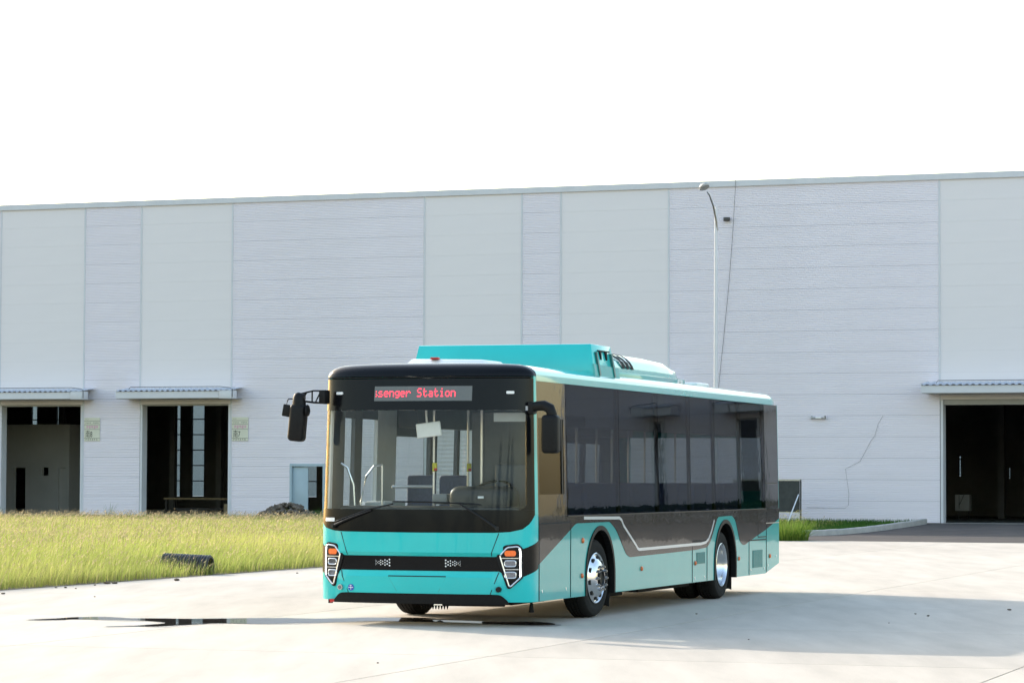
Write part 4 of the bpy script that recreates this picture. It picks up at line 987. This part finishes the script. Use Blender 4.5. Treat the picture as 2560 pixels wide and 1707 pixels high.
for s in (-2.0, -3.6, -5.2, -6.8): pole([(-.35, -s, .4), (-.35, -s, 2.6)]); pole([(.35, -s, .4), (.35, -s, 2.6)])
tb = MB().rbox(-.08, .10, -2.25, -2.1, 1.38, 1.50, .02).build('ticket_machine', 'dash_grey', bus)
rv = MB().tube([(-.07, -2.5, 2.47), (-.06, -2.52, 2.40), (-.04, -2.54, 2.27)], .013, 8).build('inside_mirror_arm', 'white_plastic', bus)
o = MB().rbox(-.15, .15, -.015, .015, -.085, .085, .03, 3).build('inside_mirror', 'white_plastic', rv); o.location = (-.015, -2.56, 2.235); o.rotation_euler = (0, R(-7), 0)
drape('corner_pillar_trim', [(-UMAX + .02, ZG0 - .05), (-UMAX + .17, ZG0 - .05), (-UMAX + .17, ZG1 + .05), (-UMAX + .02, ZG1 + .05)], -.045, 'seat_shell', bus, .02)
MB().box(.72, 1.15, -2.40, -2.385, 2.33, 2.43).build('sun_visor', 'interior_grey', bus)

# ------------------------------------------------------------------ grass
def blades(name, P, H, Wd, lean, az, col, material, kind='stuff', nseg=3, tipcol=None):
    """P (n,3) roots; one tapering, bending blade each; col (n,3)"""
    n = len(P); k = nseg + 1
    dirx, diry = np.cos(az), np.sin(az)
    wa = az + np.pi / 2 + rng.uniform(-1.2, 1.2, n)
    V = np.zeros((n, nseg * 2 + 1, 3)); C = np.zeros((n, nseg * 2 + 1, 4)); C[..., 3] = 1
    for j in range(k):
        t = j / nseg
        off = lean * t ** 1.8; zz = H * (t - .22 * np.abs(lean) / np.maximum(H, .01) * t ** 3)
        cx = P[:, 0] + dirx * off; cy = P[:, 1] + diry * off; cz = P[:, 2] + zz
        w = Wd * (1 - t) ** .7 * .5
        if j < nseg:
            for q, sgn in ((0, -1), (1, 1)):
                V[:, 2 * j + q, 0] = cx + np.cos(wa) * w * sgn; V[:, 2 * j + q, 1] = cy + np.sin(wa) * w * sgn; V[:, 2 * j + q, 2] = cz
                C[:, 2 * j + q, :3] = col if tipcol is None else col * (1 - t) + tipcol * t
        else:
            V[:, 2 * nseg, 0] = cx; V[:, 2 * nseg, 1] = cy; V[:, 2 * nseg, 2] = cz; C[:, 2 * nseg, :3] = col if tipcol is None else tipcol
    tri = []
    for j in range(nseg - 1): a = 2 * j; tri += [(a, a + 1, a + 3), (a, a + 3, a + 2)]
    tri.append((2 * nseg - 2, 2 * nseg - 1, 2 * nseg))
    tri = np.array(tri); nv = nseg * 2 + 1
    Fx = (tri[None] + (np.arange(n) * nv)[:, None, None]).reshape(-1, 3)
    return V.reshape(-1, 3), Fx, C.reshape(-1, 4)
def np_mesh(name, parts, material, parent=None):
    Vs, Fs, Cs, o = [], [], [], 0
    for V, F_, C in parts: Vs.append(V); Fs.append(F_ + o); Cs.append(C); o += len(V)
    V = np.concatenate(Vs); F_ = np.concatenate(Fs); C = np.concatenate(Cs)
    me = bpy.data.meshes.new(name); me.vertices.add(len(V)); me.vertices.foreach_set('co', V.astype(np.float32).ravel())
    me.loops.add(len(F_) * 3); me.loops.foreach_set('vertex_index', F_.astype(np.int32).ravel())
    me.polygons.add(len(F_)); me.polygons.foreach_set('loop_start', np.arange(0, len(F_) * 3, 3, dtype=np.int32)); 
    at = me.color_attributes.new('blade', 'FLOAT_COLOR', 'POINT'); at.data.foreach_set('color', C.astype(np.float32).ravel())
    me.materials.append(MATS[material]); me.update(calc_edges=True); me.validate()
    return link(name, me, parent)
def risev(P):
    d = -((P[:, 0] - HO.x) * HN.x + (P[:, 1] - HO.y) * HN.y)
    return 0.19 * np.clip(1 - d / 13.5, 0, 1)
e0, e1, e2 = [np.array(v[:2]) for v in EDGE]
def edge_x(Y):
    f = np.where(Y < e1[1], e0[0] + (Y - e0[1]) / (e1[1] - e0[1]) * (e1[0] - e0[0]), e1[0] + (Y - e1[1]) / (e2[1] - e1[1]) * (e2[0] - e1[0]))
    return np.where(Y > e2[1], e2[0] + (Y - e2[1]) * .25, f)
def scatter(y0, y1, dens, zone):
    A = []
    for ya in np.arange(y0, y1, 1.0):
        Y = ya + .5; xl = -.19 * Y - 1.5; xm = -.058 * Y + 1.0; xr = float(edge_x(np.array(Y))) - .03
        a, b = (xl, min(xm, xr)) if zone == 'a' else (min(xm, xr), xr)
        if b <= a: continue
        m = rng.poisson(dens * (b - a)); p = np.stack([rng.uniform(a, b, m), rng.uniform(ya, ya + 1, m)], 1)
        A.append(p)
    p = np.concatenate(A) if A else np.zeros((0, 2))
    tt = (p[:, 0] - HO.x) * HT.x + (p[:, 1] - HO.y) * HT.y; yy = (p[:, 0] - HO.x) * HN.x + (p[:, 1] - HO.y) * HN.y
    p = p[(yy < -1.6 - .5 * np.sin(tt * 1.7)) & (p[:, 0] < edge_x(p[:, 1]) - .02 - .10 * rng.random(len(p)))]
    return p
def vnoise(p, s, seed):
    r = np.random.default_rng(seed); k = 6; f = 0
    for i in range(k):
        d = r.uniform(-1, 1, 2) * s; f = f + np.sin(p[:, 0] * d[0] * 3 + p[:, 1] * d[1] * 3 + r.uniform(0, 6))
    return f / k
parts = []; heads = []
for (y0, y1, da, db, wd) in ((34, 52, 620, 260, .0075), (52, 66, 430, 150, .009), (66, 82, 280, 70, .011), (82, 107, 190, 45, .013)):
    for zone, dn in (('a', da), ('b', db)):
        p = scatter(y0, y1, dn, zone); n = len(p); P = np.zeros((n, 3)); P[:, :2] = p; P[:, 2] = risev(P) + .002
        edge_d = edge_x(p[:, 1]) - p[:, 0]
        cl = vnoise(p, .5, 3); cl2 = vnoise(p, .16, 5)
        H = (.36 + .22 * rng.random(n) + .09 * cl) * np.clip(.5 + edge_d * .3, .5, 1.0)
        H = np.where((np.abs(p[:, 0] + 5.70) < .75) & (p[:, 1] > 50.0) & (p[:, 1] < 52.2), H * rng.uniform(.45, 1.0, n), H)
        yy = -((p[:, 0] - HO.x) * HN.x + (p[:, 1] - HO.y) * HN.y)
        H *= np.clip(.40 + yy / 45, .40, 1)
        az = rng.normal(.15, .9, n); lean = np.abs(rng.normal(.16, .10, n)) * (H / .4)
        g = np.clip(.5 + .55 * cl2 + .25 * cl + rng.normal(0, .28, n), 0, 1)[:, None]
        col = (1 - g) * np.array([.27, .36, .07]) + g * np.array([.54, .53, .17])
        dry = (rng.random(n) < .12)[:, None]; col = np.where(dry, np.array([.42, .35, .19]) * (.8 + .4 * rng.random((n, 1))), col)
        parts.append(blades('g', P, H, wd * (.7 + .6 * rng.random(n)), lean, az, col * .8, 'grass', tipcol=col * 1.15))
        # seed heads on thin stalks
        m = rng.random(n) < (.14 if zone == 'a' else .05); Q = P[m]; nh = len(Q)
        Hh = H[m] * rng.uniform(1.0, 1.4, nh); a2 = rng.normal(.1, .7, nh); ln = np.abs(rng.normal(.12, .06, nh))
        tan = np.array([.48, .38, .24]) * (.75 + .5 * rng.random((nh, 1))); stc = np.tile(np.array([.17, .18, .05]), (nh, 1))
        parts.append(blades('s', Q, Hh, np.full(nh, wd * .55), ln, a2, stc, 'grass'))
        # drooping spike: a blade that starts at the stalk's tip
        tip = Q.copy(); tip[:, 0] += np.cos(a2) * ln * .93; tip[:, 1] += np.sin(a2) * ln * .93; tip[:, 2] += Hh * (1 - .2 * ln / Hh) * .95
        heads.append(blades('h', tip, rng.uniform(.02, .075, nh), wd * rng.uniform(1.2, 1.9, nh), rng.uniform(.03, .10, nh), a2 + rng.normal(0, .3, nh), tan, 'seed'))
o = np_mesh('tall_grass', parts, 'grass'); tag(o, 'tall yellow green meadow grass between the yard and the hall', 'grass', kind='stuff')
o = np_mesh('grass_seed_heads', heads, 'seed'); tag(o, 'tan drooping seed heads over the meadow grass', 'grass', kind='stuff')

# short lawn beside the kerb
N = 60000; t_ = rng.uniform(3.0, 16.6, N); y_ = rng.uniform(-21, -.3, N)
p = np.stack([HO.x + HT.x * t_ + HN.x * y_, HO.y + HT.y * t_ + HN.y * y_], 1)
kx = np.array([k[0] for k in [tuple(e2)] + KERB]); ky = np.array([k[1] for k in [tuple(e2)] + KERB])
p = p[(p[:, 0] < np.interp(p[:, 1], ky, kx) - .17) & (p[:, 1] > 82.5)]
n = len(p); P = np.zeros((n, 3)); P[:, :2] = p; P[:, 2] = risev(P) + .003
g = np.clip(.5 + .4 * vnoise(p, .6, 9) + rng.normal(0, .25, n), 0, 1)[:, None]
col = (1 - g) * np.array([.035, .095, .022]) + g * np.array([.075, .16, .035])
dk = np.interp(p[:, 1], ky, kx) - p[:, 0]
o = np_mesh('lawn', [blades('l', P, (.06 + .09 * rng.random(n)) * np.clip(.7 + .6 * (dk > .3), .7, 1.3), np.full(n, .016), np.abs(rng.normal(.03, .02, n)), rng.uniform(0, 6.28, n), col, 'lawn_grass')], 'lawn_grass')
tag(o, 'short dark green lawn behind the kerb', 'grass', kind='stuff')

def clump(name, label, x, y, n, rad, h, spread, seedh=True, green=((.06, .15, .02), (.20, .27, .05)), wd=.016):
    e = empty(name, (x, y, rise(x, y))); tag(e, label, 'grass clump')
    a = rng.uniform(0, 6.28, n); r = rad * np.sqrt(rng.random(n)); P = np.stack([r * np.cos(a), r * np.sin(a), np.zeros(n)], 1)
    az = a + rng.normal(0, .5, n); H = h * rng.uniform(.45, 1.0, n); ln = np.abs(rng.normal(spread, spread * .4, n)) * (.4 + r / rad)
    g = rng.random((n, 1)); col = (1 - g) * np.array(green[0]) + g * np.array(green[1])
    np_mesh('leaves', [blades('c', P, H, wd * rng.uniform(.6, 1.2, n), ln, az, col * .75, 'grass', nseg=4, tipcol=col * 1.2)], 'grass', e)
    if seedh:
        m = n // 7; a = rng.uniform(0, 6.28, m); P = np.stack([rad * .4 * np.cos(a), rad * .4 * np.sin(a), np.zeros(m)], 1); Hh = h * rng.uniform(.8, 1.25, m); ln = rng.uniform(.2, .5, m) * h
        st = blades('c', P, Hh, np.full(m, .006), ln, a, np.tile(np.array([.2, .24, .07]), (m, 1)), 'grass', nseg=4)
        tip = P.copy(); tip[:, 0] += np.cos(a) * ln * .95; tip[:, 1] += np.sin(a) * ln * .95; tip[:, 2] += Hh * .96 - .2 * ln
        np_mesh('seed_heads', [st, blades('c', tip, np.full(m, .04), np.full(m, .022), np.full(m, .11), a, np.tile(np.array([.42, .40, .17]), (m, 1)), 'seed', nseg=4)], 'seed', e)
clump('grass_clump', 'big bright green grass clump at the kerb end beside the yard', 7.45, 81.75, 900, .62, .72, .28)
clump('grass_clump', 'small wispy grass clump behind the bright clump at the lawn end', 6.75, 83.4, 420, .5, .75, .3)
clump('grass_clump', 'dark green weed tuft beside the rubble heap', -6.75, 105.6, 160, .25, .55, .22, False, ((.03, .12, .02), (.07, .2, .04)))
clump('grass_clump', 'tall reed like weed in front of the wall between the numbered doors', -14.2, 106.2, 22, .12, .75, .22, False, ((.05, .14, .02), (.14, .24, .04)), .02)
clump('grass_clump', 'dark weed tuft in front of the left open door', -19.0, 108.5, 140, .5, .62, .25, False, ((.03, .12, .02), (.08, .2, .04)), .02)
clump('grass_clump', 'green weed growing through the top of the rubble heap', -7.85, 105.9, 70, .12, .72, .12, False, ((.06, .2, .02), (.14, .3, .04)))

# rubble heap
hx_, hy_ = -7.85, 105.8; hz = rise(hx_, hy_)
q = MB()
for k in range(420):
    a = rng.uniform(0, 6.28); r = math.sqrt(rng.random()); x = r * 1.35 * math.cos(a); y = r * .9 * math.sin(a)
    z = .62 * max(0, 1 - r ** 1.6) * (1 - .25 * (x > .5)) * rng.uniform(.75, 1.05); sz = rng.uniform(.045, .12)
    bm = bmesh.new(); bmesh.ops.create_icosphere(bm, subdivisions=1, radius=1)
    sc3 = (sz * rng.uniform(.8, 1.5), sz * rng.uniform(.8, 1.3), sz * rng.uniform(.5, .9)); rot = Matrix.Rotation(rng.uniform(0, 6.28), 3, 'Z') @ Matrix.Rotation(rng.uniform(-.7, .7), 3, 'X')
    for v in bm.verts:
        c = rot @ Vector((v.co.x * sc3[0], v.co.y * sc3[1], v.co.z * sc3[2])) * rng.uniform(.8, 1.15); v.co = c + Vector((x, y, max(z, .02)))
    q.bm(bm)
o = q.build('rubble_heap', 'rubble'); o.location = (hx_, hy_, hz); tag(o, 'heap of dark clods and rubble in front of the small side door', 'rubble', kind='stuff')

# piece of corrugated pipe lying in the grass
pp = empty('corrugated_pipe', (-5.60, 51.9, -.08), R(-14)); tag(pp, 'short black corrugated pipe lying half hidden in the grass', 'pipe')
prof = []; L_ = .86
for k in range(17):
    x = -L_ / 2 + L_ * k / 17.0; prof += [(x, .195), (x + .012, .215), (x + .03, .215), (x + .042, .195)]
prof += [(L_ / 2, .20), (L_ / 2, .17), (-L_ / 2, .17)]
o = MB().lathe_x(prof, (0, 0, .215), 26, closed=True).build('pipe_wall', 'pipe_black', pp)
o.rotation_euler = (0, R(2), 0)

# puddle and small clods on the concrete
pud = [(-5.72, 35.3), (-5.41, 35.68), (-5.2, 36.0), (-4.75, 36.15), (-4.45, 35.72), (-4, 35.76), (-3.4, 35.74), (-3.02, 36.05), (-2.69, 35.97), (-2.27, 35.83), (-1.8, 36.19), (-1.36, 36.19), (-1.1, 36.31), (-.89, 36.11), (-1.11, 35.78), (-.61, 35.51), (-.18, 35.31), (.4, 35.3), (.53, 34.64), (.25, 34.41), (-.46, 34.99), (-1.32, 35.37), (-1.91, 35.25), (-2.25, 34.85), (-2.9, 34.53), (-3.3, 34.69), (-3.66, 34.4), (-3.92, 33.91), (-4.21, 33.8), (-4.63, 33.83), (-4.24, 34.04), (-3.85, 34.71), (-4.4, 35.32), (-5.13, 35.53), (-5.35, 35.24)]
pud = chaikin(pud, 2)
pud = [(x + .03 * math.sin(9 * x + 3 * y), y + .04 * math.sin(7 * x)) for x, y in pud]
me = bpy.data.meshes.new('puddle'); me.from_pydata([(x, y, .004) for x, y in pud], [], [tuple(range(len(pud)))[::1]]); me.materials.append(MATS['water'])
bm = bmesh.new(); bm.from_mesh(me); bmesh.ops.triangulate(bm, faces=bm.faces[:])
for f in bm.faces:
    if f.normal.z < 0: f.normal_flip()
bm.to_mesh(me); bm.free()
o = link('puddle', me); tag(o, kind='structure')
nP = len(pud); damp = []
for i in range(nP):
    a, b = Vector(pud[i - 1]), Vector(pud[(i + 1) % nP]); d = (b - a).normalized(); w_ = .05 + .05 * math.sin(i * .9) + .04 * math.sin(i * .37)
    damp.append((pud[i][0] - d.y * w_ * .7, pud[i][1] + d.x * (w_ * 2.2)))
me = bpy.data.meshes.new('damp_patch'); me.from_pydata([(x, y, .002) for x, y in damp], [], [tuple(range(nP))]); me.materials.append(MATS['damp'])
bm = bmesh.new(); bm.from_mesh(me); bmesh.ops.triangulate(bm, faces=bm.faces[:])
for f in bm.faces:
    if f.normal.z < 0: f.normal_flip()
bm.to_mesh(me); bm.free(); tag(link('damp_patch', me), kind='structure')
def clod(x, y, s, label, group='mud clods on the concrete'):
    bm = bmesh.new(); bmesh.ops.create_icosphere(bm, subdivisions=2, radius=1)
    for v in bm.verts: v.co = Vector((v.co.x * s * 1.5, v.co.y * s, (v.co.z + .75) * s * .5)) * rng.uniform(.75, 1.2)
    o = MB().bm(bm, True).build('mud_clod', 'mud'); o.location = (x, y, .002); o.rotation_euler = (0, 0, rng.uniform(0, 6)); tag(o, label, 'clod', group)
for x, y, s in ((-7.25, 42.94, .035), (-6.72, 45.37, .04), (-6.33, 47.14, .075), (-6.22, 47.2, .05), (-6.43, 46.48, .03), (-5.41, 48.67, .065), (-3.74, 52.58, .03), (-5.82, 42.06, .02), (-6.86, 45.35, .025), (-6.52, 45.06, .025)):
    clod(x, y, s * .62, 'small dark mud clod on the concrete near the grass edge', 'mud clods near the grass')
for x, y, s in ((5.07, 37.72, .022), (5.15, 37.16, .03), (6.45, 38.94, .035), (2.5, 31.64, .014), (-1.21, 27.4, .016), (2.31, 37.48, .02), (4.44, 35.35, .012)):
    clod(x, y, s * .6, 'tiny dark crumb of mud on the open concrete by the bus', 'mud crumbs by the bus')

# ------------------------------------------------------------------ added, unseen row of trees behind the camera to darken the windscreen's reflection
def tree_meshes(seed):
    r = np.random.default_rng(seed); hgt = r.uniform(8.5, 11.5)
    t = MB(); t.tube([(0, 0, 0), (.08, .05, 2.2), (-.05, .1, hgt * .62)], [.22, .17, .08], 8)
    for k in range(7):
        a = r.uniform(0, 6.28); z = r.uniform(2.3, hgt * .6); t.tube([(0, 0, z), (math.cos(a) * 1.1, math.sin(a) * 1.1, z + .9), (math.cos(a) * 2.0, math.sin(a) * 2.0, z + 2.2)], [.08, .05, .02], 5)
    n = 2600; cl = []
    cs = [(r.normal(0, 1.2), r.normal(0, 1.2), r.uniform(hgt * .32, hgt * .9), r.uniform(.8, 1.5)) for _ in range(16)]
    V = np.zeros((n, 4, 3))
    for i in range(n):
        c = cs[i % 16]; d = r.normal(0, 1, 3); d /= np.linalg.norm(d); p = np.array(c[:3]) + d * c[3] * r.uniform(.5, 1.05)
        u = r.normal(0, 1, 3); u /= np.linalg.norm(u); v = np.cross(u, r.normal(0, 1, 3)); v /= np.linalg.norm(v); s = r.uniform(.10, .2)
        V[i] = [p - u * s, p + v * s * .6, p + u * s, p - v * s * .6]
    g = r.random((n, 1)); col = (1 - g) * np.array([.025, .055, .015]) + g * np.array([.06, .11, .025])
    C = np.ones((n * 4, 4)); C[:, :3] = np.repeat(col, 4, 0); q = np.arange(n) * 4
    F = np.concatenate([np.stack([q, q + 1, q + 2], 1), np.stack([q, q + 2, q + 3], 1)])
    return t, (V.reshape(-1, 3), F, C)
mat('bark', (0.10, 0.08, 0.06), 0.9, noise=(6, 0.3))
protos = []
for k in range(3):
    t, crown = tree_meshes(40 + k)
    e = empty('reflection_tree', (0, 0, -.09)); a = t.build('trunk', 'bark', e); b = np_mesh('crown', [crown], 'lawn_grass', e); protos.append((e, a, b))
for i in range(22):
    x = -125 + 6.6 * i + rng.uniform(-1, 1); y = -34 + rng.uniform(-2, 2)
    if i < 3: e = protos[i][0]
    else:
        p = protos[i % 3]; e = p[0].copy(); COL.objects.link(e)
        for ch_ in p[1:]: c = ch_.copy(); COL.objects.link(c); c.parent = e
    e.location = (x, y, -.09); e.rotation_euler = (0, 0, rng.uniform(0, 6.28)); k = rng.uniform(.85, 1.15); e.scale = (k, k, k)
    tag(e, 'leafy green tree added unseen behind the camera to darken the windscreen reflection', 'tree', 'added row of trees behind the camera')

# clipped hedge along the hall beyond the right door, mirrored in the bus side
hg = empty('clipped_hedge', hw(28, -1.8, .16), HYAW); tag(hg, 'long dark clipped hedge along the hall beyond the right door', 'hedge')
n = 9000; V = np.zeros((n, 4, 3)); pth = np.stack([rng.uniform(0, 16, n), rng.uniform(-.55, .55, n), rng.uniform(.05, 1.25, n)], 1)
fx = rng.integers(0, 3, n); pth[fx == 0, 1] = -.55 + rng.normal(0, .05, (fx == 0).sum()); pth[fx == 1, 2] = 1.25 + rng.normal(0, .05, (fx == 1).sum())
uu = rng.normal(0, 1, (n, 3)); uu /= np.linalg.norm(uu, axis=1)[:, None]; vv_ = np.cross(uu, rng.normal(0, 1, (n, 3))); vv_ /= np.linalg.norm(vv_, axis=1)[:, None]; ss = rng.uniform(.05, .10, (n, 1))
V[:, 0] = pth - uu * ss; V[:, 1] = pth + vv_ * ss * .6; V[:, 2] = pth + uu * ss; V[:, 3] = pth - vv_ * ss * .6
g = rng.random((n, 1)); col = (1 - g) * np.array([.02, .05, .015]) + g * np.array([.05, .10, .025]); C = np.ones((n * 4, 4)); C[:, :3] = np.repeat(col, 4, 0); q_ = np.arange(n) * 4
np_mesh('foliage', [(V.reshape(-1, 3), np.concatenate([np.stack([q_, q_ + 1, q_ + 2], 1), np.stack([q_, q_ + 2, q_ + 3], 1)]), C)], 'lawn_grass', hg)
for k in range(16): MB().tube([(k + .5, 0, 0), (k + .52, .03, .9)], [.04, .015], 6).build('stem', 'bark', hg)
